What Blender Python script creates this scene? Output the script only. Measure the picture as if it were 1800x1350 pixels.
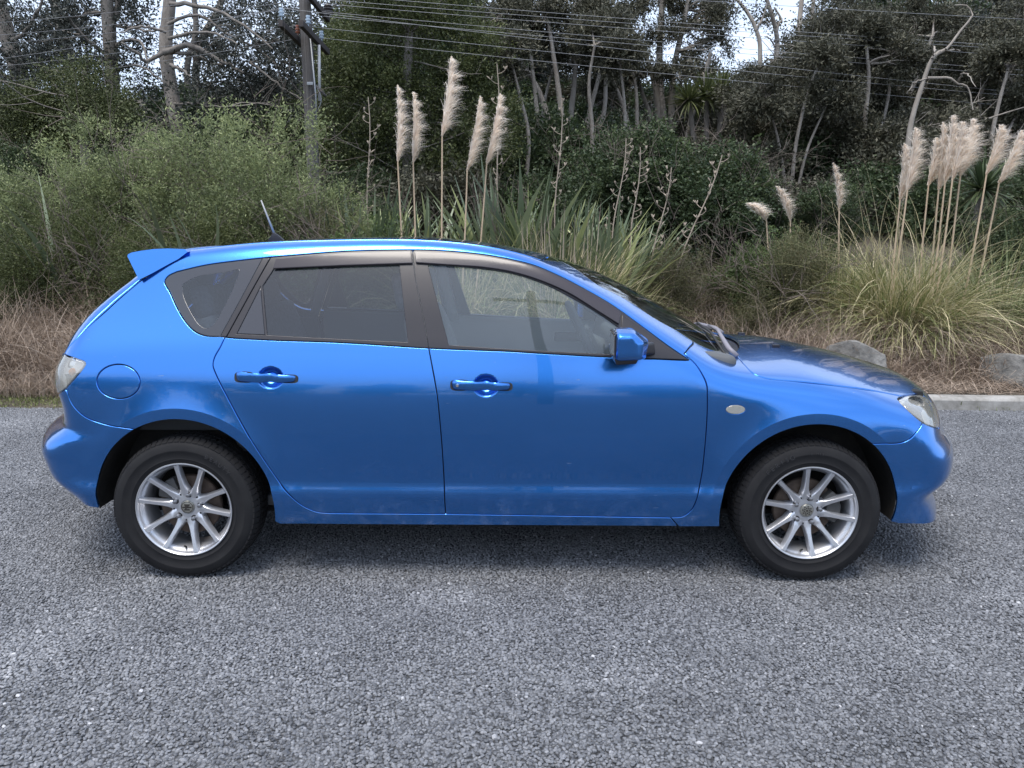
import bpy, math, random, time
import numpy as np
from mathutils import Vector, Matrix
from mathutils.geometry import delaunay_2d_cdt
T0=time.time()
for o in list(bpy.data.objects): bpy.data.objects.remove(o)
scene=bpy.context.scene
# ---------------------------------------------------------------- camera
CAM=dict(pos=(0.0587,-3.93,1.386),pitch=.171,yaw=.0005,roll=.0058)
def _basis(pitch,yaw,roll):
    cy,sy,cp,sp,cr,sr=math.cos(yaw),math.sin(yaw),math.cos(pitch),math.sin(pitch),math.cos(roll),math.sin(roll)
    f=Vector((sy*cp,cy*cp,-sp)); r=Vector((cy,-sy,0)); u=r.cross(f)
    return cr*r+sr*u, -sr*r+cr*u, f
_r,_u,_f=_basis(CAM['pitch'],CAM['yaw'],CAM['roll'])
cd=bpy.data.cameras.new('camera'); cam=bpy.data.objects.new('camera',cd); scene.collection.objects.link(cam)
cd.sensor_width=36; cd.lens=36*1340/1800; cd.clip_start=.05; cd.clip_end=3000
cam.matrix_world=Matrix(((_r.x,_u.x,-_f.x,CAM['pos'][0]),(_r.y,_u.y,-_f.y,CAM['pos'][1]),(_r.z,_u.z,-_f.z,CAM['pos'][2]),(0,0,0,1)))
scene.camera=cam
# ---------------------------------------------------------------- daylight
SUN_EL,SUN_ROT=math.radians(70),math.radians(205)
w=bpy.data.worlds.new("World"); scene.world=w; w.use_nodes=True
nt=w.node_tree; nt.nodes.clear(); N=nt.nodes.new; L=nt.links.new
out=N('ShaderNodeOutputWorld'); bg=N('ShaderNodeBackground'); bg.inputs['Strength'].default_value=.115
sky=N('ShaderNodeTexSky'); sky.sky_type='NISHITA'; sky.sun_disc=False; sky.sun_elevation=SUN_EL; sky.sun_rotation=SUN_ROT
sky.air_density=1.0; sky.dust_density=2.5; sky.ozone_density=1.5
tc=N('ShaderNodeTexCoord'); mp=N('ShaderNodeMapping'); mp.inputs['Scale'].default_value=(1,1,2.6)
ns=N('ShaderNodeTexNoise'); ns.inputs['Scale'].default_value=1.7; ns.inputs['Detail'].default_value=6; ns.inputs['Roughness'].default_value=.55
cr_=N('ShaderNodeMapRange'); cr_.inputs['From Min'].default_value=.30; cr_.inputs['From Max'].default_value=.62; cr_.inputs['To Min'].default_value=.22; cr_.inputs['To Max'].default_value=.80
mx=N('ShaderNodeMix'); mx.data_type='RGBA'
cloud=(5.3,6.15,7.6,1)
L(tc.outputs['Generated'],mp.inputs['Vector']); L(mp.outputs['Vector'],ns.inputs['Vector']); L(ns.outputs['Fac'],cr_.inputs['Value'])
L(cr_.outputs['Result'],mx.inputs[0]); L(sky.outputs['Color'],mx.inputs[6]); mx.inputs[7].default_value=cloud
L(mx.outputs[2],bg.inputs['Color']); L(bg.outputs['Background'],out.inputs['Surface'])
sl=bpy.data.lights.new('sun','SUN'); sl.energy=1.5; sl.angle=math.radians(30); sl.color=(1,.94,.86)
so=bpy.data.objects.new('sun',sl); scene.collection.objects.link(so)
# the Sky Texture's sun stands at (sin rot, cos rot) in the x,y plane
_sd=Vector((math.sin(SUN_ROT)*math.cos(SUN_EL),math.cos(SUN_ROT)*math.cos(SUN_EL),math.sin(SUN_EL)))
so.rotation_euler=(-_sd).to_track_quat('-Z','Y').to_euler()
so.location=_sd*40
vs=scene.view_settings; vs.view_transform='Standard'; vs.look='None'; vs.gamma=1; vs.use_curve_mapping=False; vs.exposure=1.0
scene.cycles.max_bounces=8; scene.cycles.transparent_max_bounces=24; scene.cycles.glossy_bounces=4; scene.cycles.diffuse_bounces=6

# ---------------------------------------------------------------- helpers
COL=scene.collection
RNG=np.random.default_rng(7); random.seed(7)
def tag(o,label=None,cat=None,group=None,kind=None):
    if label:o['label']=label
    if cat:o['category']=cat
    if group:o['group']=group
    if kind:o['kind']=kind
    return o
def empty(name,loc=(0,0,0),rz=0,parent=None):
    o=bpy.data.objects.new(name,None); COL.objects.link(o); o.location=loc; o.rotation_euler=(0,0,rz); o.empty_display_size=.1
    if parent: o.parent=parent
    return o
def obj(name,me,parent=None,mat=None,loc=None,rot=None):
    o=bpy.data.objects.new(name,me); COL.objects.link(o)
    if parent: o.parent=parent
    if mat and not me.materials: me.materials.append(mat)
    if loc is not None:o.location=loc
    if rot is not None:o.rotation_euler=rot
    return o
def copy_tree(o,parent=None):
    c=o.copy(); COL.objects.link(c)
    if parent: c.parent=parent
    for ch in list(o.children): copy_tree(ch,c)
    return c
def mesh_np(name,V,F,smooth=False,mats=None,mi=None):
    """F: (n,3) or (n,4) int array, or list of arrays"""
    me=bpy.data.meshes.new(name)
    Fs=F if isinstance(F,list) else [F]
    Fs=[np.asarray(f,np.int32) for f in Fs if len(f)]
    V=np.asarray(V,np.float32)
    me.vertices.add(len(V)); me.vertices.foreach_set('co',V.ravel())
    nl=sum(f.size for f in Fs); npoly=sum(len(f) for f in Fs)
    me.loops.add(nl); me.loops.foreach_set('vertex_index',np.concatenate([f.ravel() for f in Fs]))
    me.polygons.add(npoly)
    tot=np.concatenate([np.full(len(f),f.shape[1],np.int32) for f in Fs]); st=np.concatenate([[0],np.cumsum(tot)[:-1]]).astype(np.int32)
    me.polygons.foreach_set('loop_start',st); me.polygons.foreach_set('loop_total',tot)
    if mi is not None: me.polygons.foreach_set('material_index',np.asarray(mi,np.int32))
    if smooth: me.polygons.foreach_set('use_smooth',np.ones(npoly,bool))
    for m in (mats or []): me.materials.append(m)
    me.update(calc_edges=True)
    return me
class MB:
    """collects simple solids into one mesh"""
    def __init__(s): s.v=[];s.f=[]
    def add(s,v,f):
        n=len(s.v); s.v+= [tuple(map(float,p)) for p in v]; s.f+=[tuple(int(i)+n for i in q) for q in f]; return s
    def box(s,c,d,rot=None,taper=1.,bev=0):
        x,y,z=[a/2 for a in d]; P=[Vector((sx*x*(taper if sz>0 else 1),sy*y*(taper if sz>0 else 1),sz*z)) for sz in(-1,1) for sy in(-1,1) for sx in(-1,1)]
        if rot is not None: P=[rot@p for p in P]
        return s.add([p+Vector(c) for p in P],[(0,2,3,1),(4,5,7,6),(0,1,5,4),(2,6,7,3),(0,4,6,2),(1,3,7,5)])
    def tube(s,pts,rad,n=8,cap=True):
        pts=[Vector(p) for p in pts]; rad=[rad]*len(pts) if isinstance(rad,(int,float)) else rad
        V=[];Fc=[]; a=None
        for i,p in enumerate(pts):
            t=(pts[min(i+1,len(pts)-1)]-pts[max(i-1,0)]); t=t.normalized() if t.length>1e-9 else Vector((0,0,1))
            if a is None: a=t.orthogonal().normalized()
            else:
                a=(a-t*a.dot(t)); a=a.normalized() if a.length>1e-6 else t.orthogonal().normalized()
            b=t.cross(a)
            for k in range(n):
                q=2*math.pi*k/n; V.append(p+(a*math.cos(q)+b*math.sin(q))*rad[i])
        for i in range(len(pts)-1):
            for k in range(n): Fc.append((i*n+k,i*n+(k+1)%n,(i+1)*n+(k+1)%n,(i+1)*n+k))
        if cap: Fc+= [tuple(range(n))[::-1],tuple((len(pts)-1)*n+k for k in range(n))]
        return s.add(V,Fc)
    def lathe(s,prof,n=48,axis='y',c=(0,0,0),close=False):
        """prof: (r, a) pairs; a along the axis"""
        V=[];m=len(prof)
        for k in range(n):
            q=2*math.pi*k/n
            for r,a in prof:
                if axis=='y': V.append((c[0]+r*math.cos(q),c[1]+a,c[2]+r*math.sin(q)))
                elif axis=='z': V.append((c[0]+r*math.cos(q),c[1]+r*math.sin(q),c[2]+a))
                else: V.append((c[0]+a,c[1]+r*math.cos(q),c[2]+r*math.sin(q)))
        Fc=[]
        for k in range(n):
            for i in range(m-1 if not close else m):
                j=(i+1)%m; a,b=k*m+i,k*m+j; c2,d=((k+1)%n)*m+j,((k+1)%n)*m+i
                Fc.append((a,b,c2,d) if axis!='y' else (a,d,c2,b))
        return s.add(V,Fc)
    def prism(s,poly,z0,z1,plane='xz'):
        """poly 2D loop extruded; plane xz -> along y, xy -> along z, yz -> along x"""
        n=len(poly)
        def P(p,h): return {'xz':(p[0],h,p[1]),'xy':(p[0],p[1],h),'yz':(h,p[0],p[1])}[plane]
        V=[P(p,z0) for p in poly]+[P(p,z1) for p in poly]
        return s.add(V,[tuple(range(n)),tuple(range(2*n-1,n-1,-1))]+[(i,i+n,(i+1)%n+n,(i+1)%n) for i in range(n)])
    def mesh(s,name,mat=None,smooth=False,bevel=0,seg=2,autos=None):
        me=bpy.data.meshes.new(name); me.from_pydata(s.v,[],s.f)
        import bmesh
        bm=bmesh.new(); bm.from_mesh(me); bmesh.ops.recalc_face_normals(bm,faces=bm.faces)
        if bevel: bmesh.ops.bevel(bm,geom=[e for e in bm.edges if e.is_manifold and e.calc_face_angle(0)>.5],offset=bevel,segments=seg,profile=.7,affect='EDGES')
        bm.to_mesh(me); bm.free()
        if mat: me.materials.append(mat)
        if smooth or bevel or autos:
            me.polygons.foreach_set('use_smooth',np.ones(len(me.polygons),bool))
            if autos: me.set_sharp_from_angle(angle=math.radians(autos))
            elif bevel: me.set_sharp_from_angle(angle=math.radians(50))
        me.update(); return me
# ---- materials
def mat(name,col=(.5,.5,.5),rough=.5,metal=0.,coat=0.,coat_r=.03,spec=.5,ior=1.5):
    m=bpy.data.materials.new(name); m.use_nodes=True; b=m.node_tree.nodes['Principled BSDF']
    b.inputs['Base Color'].default_value=(*col,1); b.inputs['Roughness'].default_value=rough; b.inputs['Metallic'].default_value=metal
    b.inputs['Coat Weight'].default_value=coat; b.inputs['Coat Roughness'].default_value=coat_r
    b.inputs['Specular IOR Level'].default_value=spec; b.inputs['IOR'].default_value=ior
    return m
def noise_col(m,stops,scale=8.,detail=5.,rough=.6,coord='Object',bump=0.,bscale=None,dist=.01,stretch=None,rand=0.):
    """colour ramp over noise (+bump) ; rand: extra value variation per object"""
    nt=m.node_tree; N=nt.nodes.new; L=nt.links.new; b=nt.nodes['Principled BSDF']
    tc=N('ShaderNodeTexCoord'); v=tc.outputs[coord]
    if stretch:
        mp=N('ShaderNodeMapping'); mp.inputs['Scale'].default_value=stretch; L(v,mp.inputs['Vector']); v=mp.outputs['Vector']
    n=N('ShaderNodeTexNoise'); n.inputs['Scale'].default_value=scale; n.inputs['Detail'].default_value=detail; n.inputs['Roughness'].default_value=rough
    L(v,n.inputs['Vector']); r=N('ShaderNodeValToRGB'); L(n.outputs['Fac'],r.inputs['Fac'])
    e=r.color_ramp.elements; e[0].position,e[0].color=stops[0][0],(*stops[0][1],1); e[1].position,e[1].color=stops[-1][0],(*stops[-1][1],1)
    for p,c in stops[1:-1]: q=e.new(p); q.color=(*c,1)
    o=r.outputs['Color']
    L(o,b.inputs['Base Color'])
    if bump:
        n2=N('ShaderNodeTexNoise'); n2.inputs['Scale'].default_value=bscale or scale*4; n2.inputs['Detail'].default_value=6; L(v,n2.inputs['Vector'])
        bp=N('ShaderNodeBump'); bp.inputs['Strength'].default_value=bump; bp.inputs['Distance'].default_value=dist
        L(n2.outputs['Fac'],bp.inputs['Height']); L(bp.outputs['Normal'],b.inputs['Normal'])
    return m

# ---------------------------------------------------------------- ground, kerb
def vnoise(x,y,s,seed=0):
    r=np.random.default_rng(seed); T=r.random((64,64)); X=x/s;Y=y/s; i=np.floor(X).astype(int);j=np.floor(Y).astype(int); fx=X-i;fy=Y-j
    fx=fx*fx*(3-2*fx);fy=fy*fy*(3-2*fy); g=lambda a,b:T[a%64,b%64]
    return (g(i,j)*(1-fx)+g(i+1,j)*fx)*(1-fy)+(g(i,j+1)*(1-fx)+g(i+1,j+1)*fx)*fy
KY=2.84       # kerb line
def gz(x,y):
    x=np.asarray(x,float);y=np.asarray(y,float)
    b=np.interp(y,[KY+.14,3.6,4.6,6,9,14,22,40,90,300],[.105,.13,.22,.48,1.05,2.3,4.4,9.5,19,40])
    lf=np.clip((-1.3-x)/.8,0,1); lft=np.interp(y,[2.62,2.68,2.9,3.4,3.6],[-.02,.004,.035,.11,.13]); rgt=np.interp(y,[KY,KY+.01,3.6],[-.006,.105,.13]); b=np.where(y<3.6,lft*lf+rgt*(1-lf),b)
    n=(vnoise(x,y,.7,1)-.5)*.10+(vnoise(x,y,2.3,2)-.5)*.30
    return b+n*np.clip((y-3.2)/2,0,1)
M_STONE=bpy.data.materials.new('gravel_chip'); M_STONE.use_nodes=True
nt=M_STONE.node_tree; N=nt.nodes.new; L=nt.links.new; b=nt.nodes['Principled BSDF']; b.inputs['Roughness'].default_value=.62
at=N('ShaderNodeAttribute'); at.attribute_type='INSTANCER'; at.attribute_name='v'
r=N('ShaderNodeValToRGB'); e=r.color_ramp.elements; e[0].position=0; e[0].color=(.055,.058,.065,1); e[1].position=1; e[1].color=(.50,.50,.51,1)
for p,c in ((.30,(.138,.143,.154)),(.62,(.228,.235,.250)),(.86,(.315,.32,.335))): q=e.new(p); q.color=(*c,1)
tc=N('ShaderNodeTexCoord'); n=N('ShaderNodeTexNoise'); n.inputs['Scale'].default_value=2.2; n.inputs['Detail'].default_value=4; L(tc.outputs['Object'],n.inputs['Vector'])
ma=N('ShaderNodeMath'); ma.operation='MULTIPLY_ADD'; ma.inputs[1].default_value=.3; L(n.outputs['Fac'],ma.inputs[0]); su=N('ShaderNodeMath'); su.operation='SUBTRACT'; su.inputs[1].default_value=.15; L(at.outputs['Fac'],su.inputs[0]); L(su.outputs[0],ma.inputs[2])
L(ma.outputs[0],r.inputs['Fac']); L(r.outputs['Color'],b.inputs['Base Color'])
M_GROAD=mat('gravel_base',(.1,.1,.11),.9)
nt=M_GROAD.node_tree; N=nt.nodes.new; L=nt.links.new; b=nt.nodes['Principled BSDF']
tc=N('ShaderNodeTexCoord'); vo=N('ShaderNodeTexVoronoi'); vo.inputs['Scale'].default_value=68; L(tc.outputs['Object'],vo.inputs['Vector'])
r=N('ShaderNodeValToRGB'); e=r.color_ramp.elements; e[0].position=0;e[0].color=(.07,.073,.08,1);e[1].position=1;e[1].color=(.34,.35,.37,1); L(vo.outputs['Color'],r.inputs['Fac'])
dk=N('ShaderNodeMapRange'); dk.inputs['From Min'].default_value=.2; dk.inputs['From Max'].default_value=.65; dk.inputs['To Min'].default_value=1; dk.inputs['To Max'].default_value=.25; L(vo.outputs['Distance'],dk.inputs['Value'])
mx=N('ShaderNodeMix'); mx.data_type='RGBA'; mx.blend_type='MULTIPLY'; mx.inputs[0].default_value=1; L(r.outputs['Color'],mx.inputs[6]); L(dk.outputs['Result'],mx.inputs[7]); L(mx.outputs[2],b.inputs['Base Color'])
bp=N('ShaderNodeBump'); bp.inputs['Distance'].default_value=.012; bp.inputs['Strength'].default_value=.9; bp.invert=True; L(vo.outputs['Distance'],bp.inputs['Height']); L(bp.outputs['Normal'],b.inputs['Normal'])
g=obj('gravel_road',mesh_np('gravel_road',[(-300,-300,0),(300,-300,0),(300,KY+.02,0),(-300,KY+.02,0)],np.array([[0,1,2,3]]),mats=[M_GROAD])); tag(g,kind='structure')
# loose chips: real stones, instanced over the part of the road in view
PALE=[(-1.62,-1.66,.10),(-1.70,-1.52,.12),(-1.62,-1.32,.13),(-1.60,-1.08,.14),(-4.0,2.05,.25)]
def gravel():
    sp=.0124; pts=[]
    ys=np.arange(-2.75,KY-.02,sp*.87)
    for j,y in enumerate(ys):
        hw=.80*(y+3.93)+1.15; xs=np.arange(-hw,hw,sp)+(j%2)*sp/2; pts.append(np.stack([xs,np.full(len(xs),y)],1))
    P=np.vstack(pts); n=len(P); P+=RNG.normal(0,sp*.26,P.shape)
    big=RNG.random(n)
    s=RNG.uniform(.0052,.0076,n)*np.where(big>.985,1.5,1.)
    s=s*(.90+.2*vnoise(P[:,0]+50,P[:,1]+50,.35,5))
    lo=vnoise(P[:,0]+40,P[:,1]+40,.9,11); l2=vnoise(P[:,0]+40,P[:,1]+40,.22,12)
    v=RNG.beta(2.6,3.2,n)*.80+.16*(lo-.5)+.14*(l2-.5)+.02
    pale=np.clip((vnoise(P[:,0]*.55+70,P[:,1]+70,.30,21)-.80)*5,0,1); v=v+.38*pale*RNG.random(n)     # scattered dusty patches
    v=np.where(RNG.random(n)>.997,RNG.uniform(.85,1.05,n),v)
    for qx,qy,qs in PALE: v=v+.13*np.exp(-((P[:,0]-qx)**2+(P[:,1]-qy)**2)/(2*qs*qs))*RNG.random(n)*2
    z=RNG.uniform(-.0015,.0035,n)+.0035*(vnoise(P[:,0]+9,P[:,1]+9,.12,3)-.5)
    me=bpy.data.meshes.new('gravel'); me.vertices.add(n); me.vertices.foreach_set('co',np.column_stack([P,z]).astype(np.float32).ravel())
    def at(nm,ty,d): a=me.attributes.new(nm,ty,'POINT'); a.data.foreach_set('vector' if ty=='FLOAT_VECTOR' else 'value',np.asarray(d,np.float32).ravel())
    at('v','FLOAT',v)
    at('rot','FLOAT_VECTOR',np.column_stack([RNG.normal(0,.35,n),RNG.normal(0,.35,n),RNG.uniform(0,6.28,n)]))
    at('scl','FLOAT_VECTOR',np.column_stack([s*RNG.uniform(.95,1.45,n),s*RNG.uniform(.8,1.1,n),s*RNG.uniform(.55,.85,n)]))
    a=me.attributes.new('pick','INT','POINT'); a.data.foreach_set('value',RNG.integers(0,5,n).astype(np.int32))
    o=obj('gravel',me); tag(o,'loose grey crushed gravel chips covering the parking area','gravel',kind='stuff'); me.materials.append(M_STONE)
    ng=bpy.data.node_groups.new('gravel_chips','GeometryNodeTree'); ng.interface.new_socket('Geometry',in_out='INPUT',socket_type='NodeSocketGeometry'); ng.interface.new_socket('Geometry',in_out='OUTPUT',socket_type='NodeSocketGeometry')
    N=ng.nodes.new; L=ng.links.new; gi=N('NodeGroupInput'); go=N('NodeGroupOutput')
    iop=N('GeometryNodeInstanceOnPoints'); L(gi.outputs[0],iop.inputs['Points']); jn=N('GeometryNodeJoinGeometry')
    for k in range(5):
        ic=N('GeometryNodeMeshIcoSphere'); ic.inputs['Subdivisions'].default_value=2; ic.inputs['Radius'].default_value=1
        spn=N('GeometryNodeSetPosition'); L(ic.outputs['Mesh'],spn.inputs['Geometry'])
        po=N('GeometryNodeInputPosition'); ad=N('ShaderNodeVectorMath'); ad.operation='ADD'; ad.inputs[1].default_value=(k*7.3,k*3.1,k*1.7); L(po.outputs[0],ad.inputs[0])
        vo=N('ShaderNodeTexVoronoi'); vo.inputs['Scale'].default_value=.95; L(ad.outputs[0],vo.inputs['Vector'])
        mr=N('ShaderNodeMapRange'); mr.inputs['From Max'].default_value=.9; mr.inputs['To Min'].default_value=1.12; mr.inputs['To Max'].default_value=.62; L(vo.outputs['Distance'],mr.inputs['Value'])
        sc_=N('ShaderNodeVectorMath'); sc_.operation='SCALE'; L(po.outputs[0],sc_.inputs[0]); L(mr.outputs['Result'],sc_.inputs['Scale']); L(sc_.outputs[0],spn.inputs['Position'])
        sm=N('GeometryNodeSetMaterial'); sm.inputs['Material'].default_value=M_STONE; L(spn.outputs[0],sm.inputs[0])
        gti=N('GeometryNodeGeometryToInstance'); L(sm.outputs[0],gti.inputs[0]); L(gti.outputs[0],jn.inputs[0])
    L(jn.outputs[0],iop.inputs['Instance']); iop.inputs['Pick Instance'].default_value=True
    def na(nm,ty):
        a=N('GeometryNodeInputNamedAttribute'); a.data_type=ty; a.inputs['Name'].default_value=nm; return a.outputs[0]
    L(na('pick','INT'),iop.inputs['Instance Index']); L(na('scl','FLOAT_VECTOR'),iop.inputs['Scale'])
    er=N('FunctionNodeEulerToRotation'); L(na('rot','FLOAT_VECTOR'),er.inputs[0]); L(er.outputs[0],iop.inputs['Rotation'])
    L(iop.outputs[0],go.inputs[0]); o.modifiers.new('chips','NODES').node_group=ng
    print('gravel chips',n)
gravel()
# rising ground beyond the kerb
def bank():
    ys=np.concatenate([np.arange(2.28,KY+.02,.07),[KY+.06],np.arange(KY+.14,12,.22),np.linspace(12,60,50),np.linspace(66,290,24)]); xs=np.concatenate([np.linspace(-290,-24,20),np.arange(-22,22,.4),np.linspace(24,290,20)])
    X,Y=np.meshgrid(xs,ys); Z=gz(X,Y); Z[0]=-.004; Z=np.where((Y<KY+.05)&(X>-1.5),-.02,Z); nx=len(xs); V=np.stack([X,Y,Z],-1).reshape(-1,3)
    i=np.arange(len(ys)-1)[:,None]*nx+np.arange(nx-1)[None]; F=np.stack([i,i+1,i+1+nx,i+nx],-1).reshape(-1,4)
    m=mat('earth_and_litter',(.06,.05,.04),.95); noise_col(m,[(.25,(.030,.026,.020)),(.5,(.075,.062,.046)),(.75,(.13,.11,.085))],6,8,bump=.6,bscale=30,dist=.03)
    tag(obj('ground',mesh_np('ground',V,F,True,[m])),kind='structure')
bank()
M_CONC=mat('weathered_concrete',(.35,.34,.32),.9); noise_col(M_CONC,[(.25,(.13,.125,.11)),(.45,(.27,.26,.24)),(.7,(.42,.41,.39))],7,9,.65,bump=.35,bscale=60,dist=.006)
def kerb():
    m=MB(); xs=np.arange(-1.0,16,.25); P=[]
    prof=[(KY,-.02),(KY+.004,.085),(KY+.022,.108),(KY+.035,.112),(KY+.145,.116),(KY+.15,-.02)]
    V=[(x,y+(.004*math.sin(x*5)),z+.003*math.sin(x*3.1+y)) for x in xs for y,z in prof]; n=len(prof)
    m.add(V,[(i*n+k,(i+1)*n+k,(i+1)*n+(k+1)%n,i*n+(k+1)%n) for i in range(len(xs)-1) for k in range(n)]+[tuple(range(n)),tuple(range((len(xs)-1)*n,len(xs)*n))])
    tag(obj('kerb',m.mesh('kerb',M_CONC,True,autos=35)),kind='structure')
kerb()
# ---- boulders
import bmesh
from mathutils import noise as mn
M_ROCK=mat('grey_boulder',(.25,.24,.22),.85); noise_col(M_ROCK,[(.28,(.08,.077,.07)),(.5,(.18,.175,.163)),(.68,(.30,.293,.275)),(.78,(.16,.18,.11))],3.2,10,.7,bump=.9,bscale=14,dist=.03)
def boulder(loc,sz,seed,rz,label):
    bm=bmesh.new(); bmesh.ops.create_icosphere(bm,subdivisions=5,radius=1); rs=np.random.default_rng(seed)
    pl=[(Vector(rs.normal(0,1,3)).normalized(),rs.uniform(.50,.80)) for _ in range(20)]
    for v in bm.verts:
        c=v.co.copy()
        for nrm,d in pl:
            k=c.dot(nrm)-d
            if k>0: c-=nrm*k*.985
        f=1+.035*mn.fractal(c*3.3+Vector((seed,0,0)),1,2,5)+.02*mn.noise(c*9); v.co=Vector((c.x*f*sz[0],c.y*f*sz[1],c.z*f*sz[2]))
    me=bpy.data.meshes.new('boulder'); bm.to_mesh(me); bm.free(); me.polygons.foreach_set('use_smooth',np.ones(len(me.polygons),bool)); me.set_sharp_from_angle(angle=math.radians(24)); me.materials.append(M_ROCK)
    o=obj('boulder',me,loc=loc,rot=(0,0,rz)); tag(o,label,'boulder')
boulder((3.52,3.58,.25),(.48,.38,.40),3,.3,'pointed grey boulder showing above the end of the car bonnet')
boulder((5.10,3.30,.14),(.74,.34,.48),8,2.1,'broad mossy grey boulder behind the kerb at the right edge')

# ---------------------------------------------------------------- plants
def leafmat(name,ramp,rough=.55,trans=.25,spec=.35):
    m=bpy.data.materials.new(name); m.use_nodes=True; nt=m.node_tree; N=nt.nodes.new; L=nt.links.new; b=nt.nodes['Principled BSDF']; o=nt.nodes['Material Output']
    at=N('ShaderNodeAttribute'); at.attribute_name='v'; r=N('ShaderNodeValToRGB'); e=r.color_ramp.elements
    e[0].position=ramp[0][0]; e[0].color=(*ramp[0][1],1); e[1].position=ramp[-1][0]; e[1].color=(*ramp[-1][1],1)
    for p,c in ramp[1:-1]: q=e.new(p); q.color=(*c,1)
    L(at.outputs['Fac'],r.inputs['Fac']); L(r.outputs['Color'],b.inputs['Base Color']); b.inputs['Roughness'].default_value=rough; b.inputs['Specular IOR Level'].default_value=spec
    t=N('ShaderNodeBsdfTranslucent'); L(r.outputs['Color'],t.inputs['Color']); mx=N('ShaderNodeMixShader'); mx.inputs['Fac'].default_value=trans
    L(b.outputs[0],mx.inputs[1]); L(t.outputs[0],mx.inputs[2]); L(mx.outputs[0],o.inputs['Surface']); return m
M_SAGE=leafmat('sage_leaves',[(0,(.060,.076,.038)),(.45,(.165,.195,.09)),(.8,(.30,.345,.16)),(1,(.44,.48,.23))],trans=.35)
M_OLIVE=leafmat('olive_leaves',[(0,(.040,.050,.018)),(.6,(.080,.098,.034)),(1,(.14,.155,.055))])
M_CYP=leafmat('cypress_foliage',[(0,(.036,.046,.016)),(.6,(.070,.085,.028)),(1,(.12,.135,.045))],trans=.1)
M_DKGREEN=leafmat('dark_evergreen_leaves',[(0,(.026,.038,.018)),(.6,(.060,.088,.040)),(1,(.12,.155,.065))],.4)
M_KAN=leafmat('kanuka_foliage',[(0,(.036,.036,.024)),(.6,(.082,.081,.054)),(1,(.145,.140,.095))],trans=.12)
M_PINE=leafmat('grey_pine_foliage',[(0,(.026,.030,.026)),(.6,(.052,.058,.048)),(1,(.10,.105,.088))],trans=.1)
M_SCRUB=leafmat('brown_green_scrub',[(0,(.050,.050,.025)),(.5,(.105,.105,.050)),(1,(.19,.175,.09))])
M_BRIGHT=leafmat('fresh_green_leaves',[(0,(.035,.055,.018)),(.6,(.075,.11,.035)),(1,(.13,.18,.06))])
M_BARK=mat('grey_bark',(.2,.18,.16),.9); noise_col(M_BARK,[(.3,(.10,.085,.072)),(.55,(.20,.18,.16)),(.75,(.30,.28,.25))],4,8,.7,bump=.8,bscale=18,dist=.03,stretch=(1,1,.35))
M_PALE=mat('bleached_wood',(.3,.27,.24),.85); noise_col(M_PALE,[(.3,(.19,.16,.135)),(.7,(.36,.33,.29))],5,7,bump=.6,bscale=20,dist=.02,stretch=(1,1,.3))
M_TWIG=mat('dry_twigs',(.16,.13,.11),.9); M_PTWIG=mat('pale_dry_stems',(.36,.30,.24),.9)
def quad_leaves(P,D,ln,wd,rs,droop=0.):
    """P centres, D directions -> folded diamond leaves; returns V, F"""
    n=len(P); D=D/np.maximum(np.linalg.norm(D,axis=1,keepdims=True),1e-6)
    R=rs.normal(0,1,(n,3)); S=np.cross(D,R); S/=np.maximum(np.linalg.norm(S,axis=1,keepdims=True),1e-6)
    l=(ln*rs.uniform(.6,1.3,n))[:,None]; w_=(wd*rs.uniform(.7,1.2,n))[:,None]
    a=P; b=P+D*l*.5+S*w_*.5; c=P+D*l; c[:,2]-=droop*l[:,0]; d=P+D*l*.5-S*w_*.5
    V=np.stack([a,b,c,d],1).reshape(-1,3); F=np.arange(n*4).reshape(n,4); return V,F
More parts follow.
